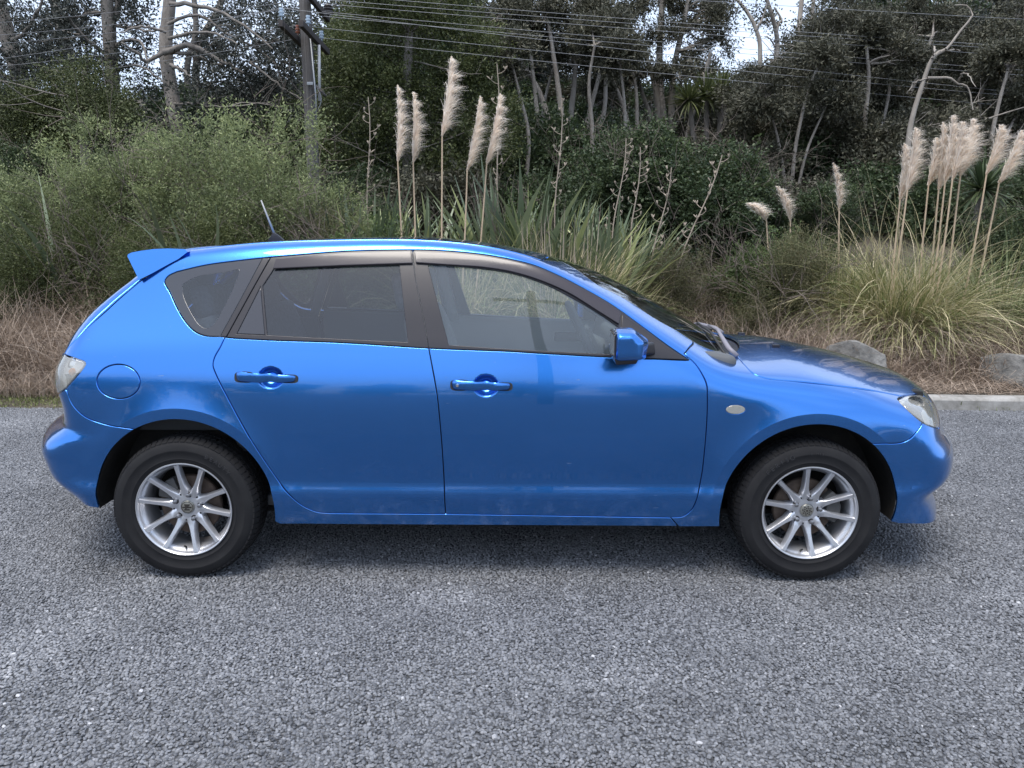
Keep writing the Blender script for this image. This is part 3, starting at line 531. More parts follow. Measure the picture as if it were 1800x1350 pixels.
# ---------------------------------------------------------------- trees of the wood
def mpp(y): return (y+3.93)/1340*1.02          # metres per photograph pixel at depth y
def W3(p,y,dy=0.): return np.array([sx(p[0],y+dy,p[1]),y+dy,sz(p[1],y+dy)])
def smooth_pts(P,n=14):
    P=np.array(P,float); 
    return crv_np(P,n)
def crv_np(P,n):
    P=np.vstack([2*P[0]-P[1],P,2*P[-1]-P[-2]]); out=[]; m=len(P)-3; 
    for i in range(m):
        p0,p1,p2,p3=P[i:i+4]; k=max(2,n//m)
        for s in np.linspace(0,1,k,endpoint=False): out.append(.5*((2*p1)+(-p0+p2)*s+(2*p0-5*p1+4*p2-p3)*s*s+(-p0+3*p1-3*p2+p3)*s**3))
    out.append(P[-2]); return np.array(out)
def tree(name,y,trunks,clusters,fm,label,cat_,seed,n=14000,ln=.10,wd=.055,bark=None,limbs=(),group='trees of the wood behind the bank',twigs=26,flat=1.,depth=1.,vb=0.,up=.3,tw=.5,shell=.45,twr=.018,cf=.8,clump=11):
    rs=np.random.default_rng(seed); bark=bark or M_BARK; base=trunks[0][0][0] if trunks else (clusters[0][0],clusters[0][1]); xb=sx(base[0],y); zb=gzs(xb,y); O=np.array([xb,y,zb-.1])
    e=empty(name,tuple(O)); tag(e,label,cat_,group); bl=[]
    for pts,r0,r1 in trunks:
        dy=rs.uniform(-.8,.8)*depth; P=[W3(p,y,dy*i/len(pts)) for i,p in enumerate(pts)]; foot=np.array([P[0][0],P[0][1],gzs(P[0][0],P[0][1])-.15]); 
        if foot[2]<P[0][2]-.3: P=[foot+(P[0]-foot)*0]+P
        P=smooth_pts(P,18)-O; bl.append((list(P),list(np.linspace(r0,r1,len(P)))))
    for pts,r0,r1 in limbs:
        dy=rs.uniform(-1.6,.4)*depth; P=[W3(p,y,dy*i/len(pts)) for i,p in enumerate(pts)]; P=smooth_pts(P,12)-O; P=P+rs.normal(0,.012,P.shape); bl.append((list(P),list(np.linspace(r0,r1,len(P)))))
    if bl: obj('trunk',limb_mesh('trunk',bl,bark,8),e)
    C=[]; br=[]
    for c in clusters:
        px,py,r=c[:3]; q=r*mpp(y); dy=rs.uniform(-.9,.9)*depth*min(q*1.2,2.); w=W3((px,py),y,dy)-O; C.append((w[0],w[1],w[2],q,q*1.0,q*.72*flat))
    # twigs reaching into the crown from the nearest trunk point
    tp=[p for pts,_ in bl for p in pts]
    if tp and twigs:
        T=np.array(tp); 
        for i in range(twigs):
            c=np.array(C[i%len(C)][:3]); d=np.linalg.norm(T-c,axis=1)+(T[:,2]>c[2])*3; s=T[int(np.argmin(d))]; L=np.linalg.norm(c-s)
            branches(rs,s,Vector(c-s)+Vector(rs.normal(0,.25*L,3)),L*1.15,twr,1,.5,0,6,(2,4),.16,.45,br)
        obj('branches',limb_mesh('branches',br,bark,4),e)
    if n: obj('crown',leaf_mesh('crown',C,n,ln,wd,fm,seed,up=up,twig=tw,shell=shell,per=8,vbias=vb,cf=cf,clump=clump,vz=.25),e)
    return e
# left: tall pale-trunked trees
tree('pine_tree',14,[([(318,262),(303,170),(292,90),(298,20),(304,-70)],.19,.13)],
 [(395,150,48),(450,112,50),(352,160,36),(500,165,42),(465,50,44),(520,108,34),(432,195,46),(505,40,30),(410,40,30),(340,205,36),(250,205,30),(530,190,32)],M_PINE,'tall pale trunk with long curving bare limbs reaching right towards the pole','tree',201,12500,.085,.035,
 limbs=[([(291,98),(322,84),(350,88),(392,112),(430,132)],.075,.03),([(300,95),(340,98),(375,117),(405,113)],.045,.02),([(294,92),(262,112),(240,96),(212,78)],.05,.02),([(300,10),(340,12),(380,20),(430,48),(480,90)],.055,.015),([(296,45),(350,30),(400,62),(470,100),(540,180)],.04,.012),([(298,70),(340,62),(372,60),(420,80)],.04,.015),([(306,186),(340,184),(372,190),(402,190)],.03,.015),([(300,118),(322,128),(338,140)],.045,.02),([(292,60),(250,50),(215,62)],.035,.012),([(440,112),(480,142),(530,178)],.03,.01)],twigs=30)
tree('pine_tree',17,[([(205,240),(197,120),(191,40),(186,-60)],.20,.15),([(199,70),(206,30),(214,-40)],.10,.08)],
 [(240,45,30),(150,15,26),(120,60,28),(235,120,26),(150,100,30),(265,90,22),(235,-10,26)],M_PINE,'pale forked trunk second from the left, with light behind it','tree',202,9000,.10,.04,
 limbs=[([(188,28),(160,28),(128,36),(100,34)],.05,.02),([(195,105),(165,84),(130,48),(118,30)],.06,.02),([(192,50),(230,52),(262,58),(290,52)],.04,.015),([(196,90),(225,75),(250,82),(262,120)],.05,.018),([(190,10),(225,0),(255,-10)],.04,.02),([(200,130),(232,118),(262,128),(290,150)],.04,.015)],twigs=22)
tree('pine_tree',15.5,[([(62,260),(50,185),(30,120),(12,60),(-14,-40)],.26,.17)],
 [(28,120,30),(75,150,30),(10,30,22),(60,40,26),(0,180,30),(85,95,22)],M_PINE,'leaning thick pale trunk at the left edge','tree',203,7000,.09,.036,
 limbs=[([(30,120),(8,98),(-20,80)],.07,.03),([(40,150),(12,140),(-30,128)],.06,.03),([(20,80),(45,60),(70,20),(80,-20)],.05,.02),([(45,165),(70,140),(98,128),(120,140)],.04,.015)],twigs=16)
tree('pine_tree',19,[([(128,220),(122,120),(108,60),(92,-20)],.20,.14)],
 [(110,20,28),(75,70,30),(140,70,25),(60,120,34),(120,130,30)],M_PINE,'slimmer pale trunk between the leaning trunk and the forked one','tree',204,8000,.11,.045,limbs=[([(115,80),(85,60),(60,58)],.05,.02),([(110,60),(140,50),(160,20)],.05,.02)],twigs=16)
tree('pine_tree',18,[([(352,220),(345,150),(352,80),(385,20),(400,-40)],.13,.08),([(335,210),(330,120),(345,60),(340,-20)],.10,.07)],
 [(370,60,30),(440,20,34),(505,75,34),(400,100,34),(545,30,26),(480,130,36),(350,110,28)],M_PINE,'twin thin trunks just right of the tallest bare limbs','tree',205,11000,.10,.04,limbs=[([(350,100),(400,60),(450,45),(520,50)],.03,.012)],twigs=24)
tree('cypress_tree',10.4,[([(150,260),(150,130)],.12,.05)],
 [(152,128,26),(140,158,44),(186,166,36),(112,186,42),(165,200,52),(60,196,38),(25,178,26),(40,232,46),(100,240,52),(200,228,40),(0,215,30)],M_CYP,'yellowish green layered cypress at the left under the bare limbs','tree',206,42000,.055,.024,flat=.75,tw=.35,twigs=14,up=0.)
tree('broadleaf_tree',12.2,[([(720,330),(715,200),(720,60)],.16,.08)],
 [(610,112,42),(655,70,50),(720,40,62),(790,70,60),(838,96,46),(600,180,44),(660,170,58),(740,150,66),(812,170,58),(858,205,42),(610,255,48),(690,255,62),(775,260,66),(850,285,48),(590,310,36),(690,-20,52),(770,-20,55),(640,10,38),(868,250,32),(585,140,30)],M_OLIVE,'big dense olive green tree right of the wooden pole','tree',207,85000,.062,.034,tw=.4,twigs=20,vb=0.)
tree('broadleaf_tree',15,[([(560,300),(565,150)],.1,.05)],
 [(575,200,36),(530,230,40),(555,270,40),(500,225,34),(590,95,26),(585,60,18)],M_OLIVE,'olive foliage behind the wooden pole, half hidden by it','tree',208,16000,.075,.04,tw=.4,twigs=10)
M_KBARK=mat('pale_kanuka_bark',(.3,.27,.24),.9); noise_col(M_KBARK,[(.3,(.20,.17,.145)),(.6,(.34,.31,.275)),(.8,(.46,.43,.39))],5,7,.65,bump=.7,bscale=16,dist=.03,stretch=(1,1,.3))
def kan(y,tr,cl,label,seed,n=11000,**k):
    tr=[(p,a*1.35,b*1.35) for p,a,b in tr]
    return tree('kanuka_tree',y,tr,cl,M_KAN,label,'tree',seed,int(n*1.5),.10,.034,flat=.62,tw=.38,shell=.15,cf=.96,clump=8,twr=.030,bark=M_KBARK,**k)
kan(15.5,[([(1000,330),(972,240),(948,160),(905,95),(860,40)],.075,.03),([(1004,330),(990,220),(980,140),(965,40)],.085,.03),([(985,320),(950,220),(940,150),(930,60)],.06,.025)],
 [(880,30,36),(935,18,40),(910,70,32),(965,55,34),(850,70,26),(890,120,22),(985,10,34)],'fan of thin grey trunks directly right of the olive tree',211,13000,twigs=36)
kan(16.5,[([(1012,330),(1004,220),(1012,120),(1008,20)],.07,.03),([(1020,330),(1030,230),(1052,140),(1075,50)],.06,.025),([(1030,300),(1062,200),(1062,100),(1040,30)],.06,.025),([(960,300),(955,200),(975,110)],.05,.02)],
 [(1015,50,36),(1060,30,38),(1035,95,30),(1000,105,26),(1085,85,30),(1060,125,26),(1030,-10,34)],'second group of thin upright trunks left of the forked pale ones',212,13000,twigs=36)
kan(18,[([(1160,240),(1152,150),(1128,80),(1085,10)],.085,.03),([(1168,240),(1160,130),(1162,40),(1168,-30)],.09,.05),([(1180,230),(1184,130),(1200,50),(1215,-20)],.08,.04),([(1150,230),(1120,140),(1090,90)],.06,.025)],
 [(1105,12,36),(1160,-5,36),(1215,10,38),(1255,40,32),(1265,75,24),(1180,60,24),(1140,70,24),(1230,90,20),(1070,50,26),(1280,12,26)],'spreading tree with the palest trunks below the bright sky gap',213,15000,twigs=44)
kan(17.2,[([(1108,240),(1090,170),(1068,120)],.055,.03),([(1120,240),(1118,150),(1100,90)],.05,.025),([(1210,230),(1235,150),(1250,90)],.06,.03)],
 [(1085,150,28),(1050,160,24),(1130,130,24),(1225,120,26),(1190,130,24),(1250,130,22),(1110,110,20)],'low thin trunks and feathery tops under the spreading tree',214,9000,twigs=26)
# right: dark mass with pale stems
for i,(y,tr,cl,label,n) in enumerate([
 (19,[([(1532,260),(1530,170),(1522,100),(1500,30)],.12,.06),([(1548,260),(1545,180),(1562,110)],.08,.04)],[(1400,110,44),(1450,62,48),(1510,38,52),(1390,160,44),(1455,130,52),(1520,115,52),(1350,130,34),(1480,10,40)],'dark spreading tree right of the sky gap, with a grey trunk in it',26000),
 (17,[([(1578,250),(1598,170),(1620,110),(1640,60)],.07,.03),([(1590,250),(1610,180),(1640,130)],.06,.03),([(1568,240),(1580,160),(1590,110)],.05,.03)],[(1570,50,48),(1630,35,50),(1590,110,46),(1650,105,48),(1560,160,40),(1620,170,44)],'dark tree with a sheaf of slanting thin stems behind the dead pale tree',24000),
 (18,[([(1742,270),(1748,190),(1765,130),(1790,70)],.08,.04),([(1730,270),(1722,190),(1735,120)],.07,.03)],[(1700,40,50),(1760,70,44),(1720,120,50),(1785,130,44),(1700,180,44),(1765,200,44),(1800,20,30),(1830,80,50),(1840,180,50)],'dark tree at the right edge with two pale stems',24000),
 (15,[([(1420,330),(1415,250),(1400,180)],.07,.03)],[(1340,190,40),(1400,200,46),(1460,205,46),(1350,250,42),(1420,270,48),(1490,270,44),(1300,170,30),(1320,300,34)],'murky green tree full of pale twigs left of the dead pale tree',22000),
 (14,[([(1560,350),(1555,280),(1560,220)],.06,.03)],[(1540,240,40),(1600,225,38),(1660,235,42),(1560,300,42),(1630,310,44),(1700,290,44),(1490,330,36),(1760,290,42),(1800,260,34)],'low dark tree behind the tall right plumes',22000)]):
    kan(y,tr,cl,label,221+i,n,twigs=34)
kan(13.6,[([(1392,330),(1400,250),(1418,170),(1440,110)],.04,.02),([(1404,330),(1420,260),(1450,190)],.035,.015),([(1380,320),(1368,240),(1350,180)],.035,.015)],[(1440,100,34),(1350,168,30),(1460,170,32)],'thin pale stems in front of the murky tree, left of the dead pale one',241,9000,twigs=22)
kan(14.2,[([(1528,330),(1520,230),(1528,140),(1524,80)],.055,.025),([(1540,330),(1548,240),(1562,170),(1570,110)],.04,.018)],[(1524,68,38),(1575,98,34)],'upright grey stem in the right half of the wood, standing nearer than its neighbours',242,9000,twigs=12)
kan(13.8,[([(1738,340),(1742,250),(1756,180),(1772,120)],.05,.022),([(1750,340),(1765,250),(1790,190)],.04,.018)],[(1775,104,38),(1800,176,30)],'pair of pale stems crossing behind the two rightmost plumes',243,9000,twigs=12)
kan(13.9,[([(1040,320),(1042,230),(1036,150),(1046,80)],.05,.02),([(925,330),(930,240),(915,170),(900,110)],.045,.02),([(1100,260),(1098,180),(1090,110)],.04,.018)],[(1046,66,38),(898,92,36),(1088,98,30)],'three thin near stems spread along the middle of the wood',244,13000,twigs=16)
# bleached dead tree and bare stems in the sky gap
tree('dead_tree',11.5,[([(1596,262),(1604,205),(1622,145),(1640,98),(1664,82)],.064,.030)],[(1690,150,10)],M_KAN,'bleached dead leaning tree with crooked bare arms above the right plumes','tree',231,0,bark=M_PALE,
 limbs=[([(1640,98),(1655,84),(1690,84)],.03,.014),([(1664,82),(1682,60),(1702,34),(1712,20),(1700,4),(1678,6)],.026,.009),([(1630,134),(1664,133),(1684,142),(1706,152),(1710,190)],.03,.01),([(1684,142),(1696,124),(1716,148)],.02,.006),([(1645,80),(1642,92),(1640,70)],.02,.01),([(1630,134),(1610,140),(1596,160)],.018,.008)],twigs=0)
tree('bare_tree',23,[([(1337,100),(1330,50),(1312,16),(1290,-10)],.085,.05)],[(1340,25,8)],M_KAN,'leftmost bare pale stem standing in the bright sky gap','tree',232,0,bark=M_PALE,limbs=[([(1330,50),(1345,20),(1350,-10)],.04,.02)],twigs=0)
tree('bare_tree',24,[([(1366,100),(1366,60),(1358,25),(1345,-15)],.10,.06),([(1366,60),(1375,35),(1362,10)],.05,.03)],[(1340,28,14),(1350,35,8)],M_KAN,'middle forked bare stem in the sky gap with a small leafy tuft','tree',233,700,bark=M_PALE,limbs=[([(1365,80),(1352,64),(1345,62)],.03,.015)],twigs=4)
tree('bare_tree',25,[([(1405,95),(1406,40),(1412,-20)],.12,.08),([(1424,90),(1428,40),(1432,-20)],.09,.06)],[(1392,72,18),(1420,60,14),(1440,40,16)],M_KAN,'twin bare stems at the right side of the sky gap','tree',234,1800,bark=M_PALE,twigs=4)
# cabbage trees
def cabbage(px,py,y,label,heads,seed):
    x=sx(px,y); z0=gzs(x,y); e=empty('cabbage_tree',(x,y,z0)); tag(e,label,'tree','cabbage trees'); bl=[]
    rs=np.random.default_rng(seed); Pm=[]
    for k,(hx,hy) in enumerate(heads):
        h=W3((hx,hy),y,rs.uniform(-.4,.4))-np.array([x,y,z0]); bl.append(([np.zeros(3),h*.5+np.array([.1*(k-1),0,0]),h],[.09,.07,.06]))
        me=blades('leaf_head',150,M_SAGE,seed+k,base=tuple(h),r0=.05,ln=(.45,.75),wd=.045,lean=(.1,2.3),curl=.35,seg=3,vr=(.1,.9)); me.materials.clear(); me.materials.append(M_OLIVE if py<300 else M_DKGREEN); obj('leaf_head',me,e)
    obj('trunk',limb_mesh('trunk',bl,M_BARK,7),e)
cabbage(1240,230,16.,'cabbage tree with three spiky heads below the sky gap',[(1213,176),(1242,168),(1270,160)],241)
cabbage(1728,400,9.4,'cabbage tree with one spiky head low behind the last plumes',[(1728,328)],245)
# the wood behind, tree after tree merging into one another
BG=[]
for k in range(3):
    rs=np.random.default_rng(300+k); cl=[(0,0,5.2,2.3,2.3,2.2)]+[(rs.uniform(-1.9,1.9),rs.uniform(-1.6,1.6),rs.uniform(1.6,7.2),*([rs.uniform(.9,1.5)]*3)) for _ in range(15)]
    tb=[]; branches(rs,(0,0,0),(rs.normal(0,.1),0,1),7.4,.17,2,.5,0,8,(4,6),.08,.45,tb)
    BG.append([('crown',leaf_mesh('crown',cl,24000,.19,.10,[M_KAN,M_DKGREEN,M_PINE][k],310+k,per=8,twig=.6,shell=.2)),('trunk',limb_mesh('trunk',tb,M_BARK,5))])
BGL=['dark forest tree','deep green forest tree','grey green forest tree']
rs=np.random.default_rng(77)
NEAR=[(-560,'far out beyond the left edge'),(-400,'well beyond the left edge'),(-230,'a little beyond the left edge'),(-60,'just beyond the left edge'),(40,'behind the leaning trunk at the left edge'),(110,'behind the slim trunk by the leaning one'),(180,'behind the pale forked trunk'),(260,'between the forked trunk and the tallest bare limbs'),(330,'behind the trunk with long bare limbs'),(410,'behind the long bare limbs'),(490,'just left of the wooden pole'),(570,'just right of the wooden pole'),(650,'behind the left part of the olive tree'),(730,'behind the middle of the olive tree'),(810,'behind the tallest left plume'),(890,'at the right side of the olive tree'),(970,'behind the fan of thin trunks'),(1050,'behind the second group of thin trunks'),(1130,'left of the spreading tree'),(1210,'under the bright sky gap, by the cabbage tree'),(1290,'below the leftmost bare stem of the sky gap'),(1370,'below the forked bare stem'),(1450,'right of the sky gap'),(1530,'behind the grey trunk right of the gap'),(1610,'behind the bleached leaning tree'),(1690,'above the right plume cluster'),(1770,'at the right edge'),(1860,'just beyond the right edge'),(2010,'a little beyond the right edge'),(2180,'well beyond the right edge'),(2380,'far out beyond the right edge')]
USED={}
def where(px,base,row):
    w=min(NEAR,key=lambda q:abs(q[0]-px))[1]; l=base+', '+['nearest','middle','farthest'][row]+' row, '+w; USED[l]=USED.get(l,0)+1
    return l if USED[l]==1 else l+', '+['','','second','third','fourth','fifth','sixth'][min(6,USED[l])]
def toppy(px): return float(np.interp(px,[-200,0,100,230,420,520,560,600,640,880,930,1060,1170,1210,1290,1350,1385,1440,1500,1800,2000],[150,140,185,185,150,140,120,60,-30,-20,100,128,142,138,132,128,95,20,-40,-40,-40]))
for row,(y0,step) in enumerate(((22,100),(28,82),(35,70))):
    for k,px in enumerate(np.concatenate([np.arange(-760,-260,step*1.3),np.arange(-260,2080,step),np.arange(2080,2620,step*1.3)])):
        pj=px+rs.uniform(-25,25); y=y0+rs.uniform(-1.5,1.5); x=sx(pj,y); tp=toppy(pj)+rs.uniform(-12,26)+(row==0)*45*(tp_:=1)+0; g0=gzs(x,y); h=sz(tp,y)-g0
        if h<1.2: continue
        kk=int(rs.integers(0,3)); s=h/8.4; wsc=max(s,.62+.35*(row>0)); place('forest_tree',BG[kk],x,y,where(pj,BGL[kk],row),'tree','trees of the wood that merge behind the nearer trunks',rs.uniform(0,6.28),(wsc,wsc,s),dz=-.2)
# bushes that fill the slope under the trees
rs=np.random.default_rng(78); FL=['murky shaded bush','deep green shaded bush']
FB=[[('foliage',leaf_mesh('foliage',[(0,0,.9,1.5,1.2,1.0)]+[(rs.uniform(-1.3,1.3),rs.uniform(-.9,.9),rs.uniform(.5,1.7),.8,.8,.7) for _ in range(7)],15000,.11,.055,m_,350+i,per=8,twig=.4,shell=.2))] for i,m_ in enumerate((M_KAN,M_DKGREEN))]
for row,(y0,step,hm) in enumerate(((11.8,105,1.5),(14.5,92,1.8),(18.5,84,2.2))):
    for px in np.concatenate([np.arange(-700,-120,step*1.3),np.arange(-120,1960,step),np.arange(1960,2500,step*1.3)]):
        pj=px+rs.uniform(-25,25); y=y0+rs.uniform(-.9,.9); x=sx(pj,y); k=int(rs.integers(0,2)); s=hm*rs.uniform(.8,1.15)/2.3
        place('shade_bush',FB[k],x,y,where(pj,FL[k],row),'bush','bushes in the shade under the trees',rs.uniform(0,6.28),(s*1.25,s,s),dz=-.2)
# ---------------------------------------------------------------- wooden pole and wires
M_POLE=mat('weathered_pole_wood',(.15,.14,.13),.9); noise_col(M_POLE,[(.3,(.055,.050,.048)),(.55,(.12,.112,.108)),(.75,(.21,.20,.19))],26,7,.7,bump=1.,bscale=60,dist=.02,stretch=(1,1,.03))
M_ARM=mat('crossarm_wood',(.06,.052,.05),.9); M_INS=mat('glass_insulator',(.42,.52,.62),.15,0,.5); M_BROWN=mat('brown_insulator',(.22,.07,.03),.3,0,.5); M_GINS=mat('dark_insulator',(.06,.055,.055),.3)
M_WIRE=mat('aluminium_wire',(.34,.34,.35),.5,.5); M_STEEL=mat('galvanised_strap',(.30,.31,.32),.5,.7)
PY=9.6; PXW=sx(551,PY,250); ztop=sz(-150,PY); z0=gzs(PXW,PY)
pole=empty('utility_pole',(PXW,PY,z0)); tag(pole,'weathered wooden power pole with crossarms and insulators rising behind the left shrubs','pole')
m=MB(); n=20; V=[]; hs=np.linspace(-.3,ztop-z0,16)
for h in hs:
    r=.112-.022*h/(ztop-z0)
    for k in range(n):
        a=2*math.pi*k/n; rr=r*(1+.04*math.sin(a*5+1)+.03*math.sin(a*9)-(.16 if k in(5,14) else 0)); V.append((rr*math.cos(a)-.035*(h/(ztop-z0))*1.9,rr*math.sin(a),h))
m.add(V,[(i*n+k,i*n+(k+1)%n,(i+1)*n+(k+1)%n,(i+1)*n+k) for i in range(15) for k in range(n)]); obj('pole_shaft',m.mesh('pole_shaft',M_POLE,True),pole)
za=sz(70,PY)-z0; ATT=[]
for off in (-.16,.16):
    m=MB(); m.box((off-.06,0,za),(.075,1.75,.10)); obj('crossarm',m.mesh('crossarm',M_ARM,bevel=.008),pole)
for k,(dy,mm) in enumerate(((-.80,M_INS),(-.42,M_INS),(.12,M_BROWN),(.45,M_INS),(.80,M_INS))):
    m=MB(); c=(-.06+(.16 if k%2 else -.16),dy,za+.05)
    m.lathe([(0,.0),(.012,.0),(.012,.06),(.040,.065),(.046,.085),(.030,.095),(.030,.11),(.044,.115),(.046,.135),(.026,.145),(.026,.16),(.036,.165),(.034,.19),(0,.20)],14,'z',c); obj('insulator',m.mesh('insulator',mm,True,autos=50),pole); ATT.append((PXW+c[0],PY+dy,z0+za+.24))
zb_=sz(8,PY)-z0
m=MB(); m.box((.12,.15,zb_),(.07,1.5,.09)); obj('crossarm',m.mesh('crossarm',M_ARM,bevel=.008),pole)
for dy in (-.5,.75):
    m=MB(); m.lathe([(0,0),(.015,.0),(.05,.03),(.10,.04),(.10,.06),(.05,.075),(.085,.10),(.085,.115),(.04,.13),(.07,.15),(.06,.175),(0,.19)],16,'z',(.16,dy,zb_+.03)); obj('insulator',m.mesh('insulator',M_GINS,True,autos=50),pole)
m=MB(); m.tube([(.05,-.12,za-.02),(.11,-.15,za-.9),(.10,-.10,za-1.7)],.014,6); obj('brace',m.mesh('brace',M_STEEL,True),pole)
m=MB(); m.tube([(.16,.0,za-.10),(.14,-.02,za-1.0)],.024,8); obj('conduit',m.mesh('conduit',mat('pale_conduit',(.45,.46,.47),.5),True),pole)
m=MB(); m.box((.02,-.13,sz(152,PY)-z0),(.10,.03,.05)); obj('bracket',m.mesh('bracket',M_STEEL,bevel=.004),pole)
m=MB(); m.tube([(.10,-.10,sz(155,PY)-z0),(.26,-.05,sz(172,PY)-z0)],.022,6); obj('spur',m.mesh('spur',M_POLE,True),pole)
m=MB(); pts=[(.10+.09*math.sin(t*3.14),-.1,sz(155,PY)-z0-t*.42) for t in np.linspace(0,1,9)]; m.tube(pts,.006,5); obj('wire_loop',m.mesh('wire_loop',M_STEEL,True),pole)
def wire(p,q,sag,label,grp='overhead wires'):
    p=np.array(p);q=np.array(q); pts=[p+(q-p)*t-np.array([0,0,sag*4*t*(1-t)]) for t in np.linspace(0,1,26)]
    o=obj('power_line',limb_mesh('power_line',[(pts,[.0042]*26)],M_WIRE,5)); tag(o,label,'wire',grp)
def far_r(py): y=15.5; return (sx(1800,y),y,sz(py,y))
O_=['topmost','second','third','fourth','fifth','sixth','seventh','lowest']
RW_=[(23,-.6,-45),(72,0,-10),(77,.1,0),(88,.2,8),(113,.3,22),(122,.4,30),(154,None,0),(160,None,1),(178,None,2)]
def ext(p,q,f): p=np.array(p);q=np.array(q); return q+(q-p)*f
names=['topmost','second','third','fourth','fifth','sixth','seventh','eighth','lowest']
for i,(py,dy,pp) in enumerate(RW_):
    if dy is None: p=ATT[[0,2,4][pp]]
    else: p=(PXW+.1,PY+dy,sz(pp,PY+dy))
    q=far_r(py); wire(p,ext(p,q,.55),.10,names[i]+' of the wires where they leave the right edge of the photo')
LW_=[(35,.2,-20),(57,.0,2),(72,-.2,14),(100,None,0),(112,None,2),(140,None,4)]
for i,(py,dy,pp) in enumerate(LW_):
    if dy is None: p=ATT[pp]
    else: p=(PXW-.1,PY+dy,sz(pp,PY+dy))
    y=14.; q=(sx(0,y),y,sz(py,y)); wire(p,ext(p,q,.6),.16,['topmost','second','third','fourth','fifth','lowest'][i]+' of the wires where they leave the left edge of the photo')
# ---------------------------------------------------------------- across the road, mirrored in the paint and glass
rs=np.random.default_rng(91)
for k in range(15):
    x=-46+k*6.6+rs.uniform(-1.5,1.5); y=-34+rs.uniform(-3,3); kk=int(rs.integers(0,3)); s=rs.uniform(.55,.95); place('far_side_tree',BG[kk],x,y,'dark tree across the road behind the viewer, mirrored in the doors','tree','trees across the road',rs.uniform(0,6.28),(s*1.5,s*1.5,s),z=-.1)
PF=empty('utility_pole',(.52,-8.2,0)); tag(PF,'wooden power pole across the road mirrored in the front door glass','pole')
m=MB(); m.tube([(0,0,-.3),(.02,0,4),(.06,0,9.35)],[.12,.105,.095],12); obj('pole_shaft',m.mesh('pole_shaft',M_POLE,True),PF)
m=MB(); m.box((.02,-.16,9.0),(1.55,.09,.11)); obj('crossarm',m.mesh('crossarm',M_ARM,bevel=.008),PF)

# ---------------------------------------------------------------- car body surface (an implicit solid)
import numpy as np
class Spl:
    """natural cubic spline through knots, straight beyond both ends"""
    def __init__(s, pts):
        p=np.array(sorted(pts),float); s.x=p[:,0]; s.y=p[:,1]; n=len(s.x); h=np.diff(s.x)
        A=np.zeros((n,n)); b=np.zeros(n); A[0,0]=A[-1,-1]=1
        for i in range(1,n-1):
            A[i,i-1]=h[i-1]; A[i,i]=2*(h[i-1]+h[i]); A[i,i+1]=h[i]
            b[i]=6*((s.y[i+1]-s.y[i])/h[i]-(s.y[i]-s.y[i-1])/h[i-1])
        s.m=np.linalg.solve(A,b); s.h=h
    def _seg(s,v):
        v=np.clip(v,s.x[0],s.x[-1]); i=np.clip(np.searchsorted(s.x,v)-1,0,len(s.h)-1); return v,i
    def d(s,v):
        c,i=s._seg(v); h=s.h[i]; a=s.x[i+1]-c; b=c-s.x[i]
        return -s.m[i]*a*a/(2*h)+s.m[i+1]*b*b/(2*h)+(s.y[i+1]-s.y[i])/h-(s.m[i+1]-s.m[i])*h/6
    def __call__(s,v):
        v=np.asarray(v,float); c,i=s._seg(v); h=s.h[i]; a=s.x[i+1]-c; b=c-s.x[i]
        r=s.m[i]*a**3/(6*h)+s.m[i+1]*b**3/(6*h)+(s.y[i]/h-s.m[i]*h/6)*a+(s.y[i+1]/h-s.m[i+1]*h/6)*b
        return r+(v-c)*s.d(c)
def sst(a,b,v):
    t=np.clip((v-a)/(b-a),0,1); return t*t*t*(t*(6*t-15)+10)
def smax(a,b,k):
    h=np.maximum(k-np.abs(a-b),0)/k
    return np.maximum(a,b)+h**3*k/6
SP_C=Spl([(-2.3,1.3327),(-1.9,1.3685),(-1.67,1.3874),(-1.386,1.4054),(-1.09,1.4353),(-0.74,1.4535),(-0.47,1.4593),(-0.2,1.4481),(0.057,1.4132),(0.3,1.3597),(0.49,1.2966),(0.64,1.2271),(0.77,1.1565),(0.87,1.1037),(0.97,1.0486),(1.07,0.9962),(1.17,0.9689),(1.32,0.9558),(1.45,0.9449),(1.6,0.9168),(1.75,0.8841),(1.9,0.8406),(2,0.8090),(2.09,0.7617),(2.18,0.6818)])
SP_P=Spl([(.15,.80),(.20,.818),(.25,.834),(.30,.8465),(.345,.8560),(.375,.8605),(.392,.8600),(.425,.8548),(.46,.8560),(.52,.8625),(.60,.8685),(.69,.8725),(.76,.8728),(.82,.8690),(.88,.8605),(.94,.8470),(1.0,.8270),(1.05,.806),(1.15,.763),(1.25,.717),(1.35,.667),(1.42,.628),(1.5,.58)])
SP_R=Spl([(0.15,-1.9771),(0.25,-2.0232),(0.33,-2.0801),(0.41,-2.1663),(0.48,-2.1952),(0.55,-2.2063),(0.6,-2.1613),(0.645,-2.0946),(0.69,-2.0746),(0.78,-2.0892),(0.88,-2.0945),(0.95,-2.0537),(1.01,-2.0165),(1.064,-1.9720),(1.12,-1.9168),(1.176,-1.8473),(1.226,-1.7798),(1.28,-1.7068),(1.34,-1.6543),(1.5,-1.5014)])
SP_F=Spl([(0.15,2.120),(0.22,2.158),(0.27,2.150),(0.32,2.1250),(0.35,2.1200),(0.375,2.1450),(0.4,2.1750),(0.48,2.2084),(0.55,2.1958),(0.61,2.1587),(0.66,2.1499),(0.76,2.1190),(0.85,2.0445),(1,1.9526)])
ARCH=[(-1.32,.320,.380),(1.318,.318,.377)]
BOWL=[]   # door handle bowls, filled from the traced data
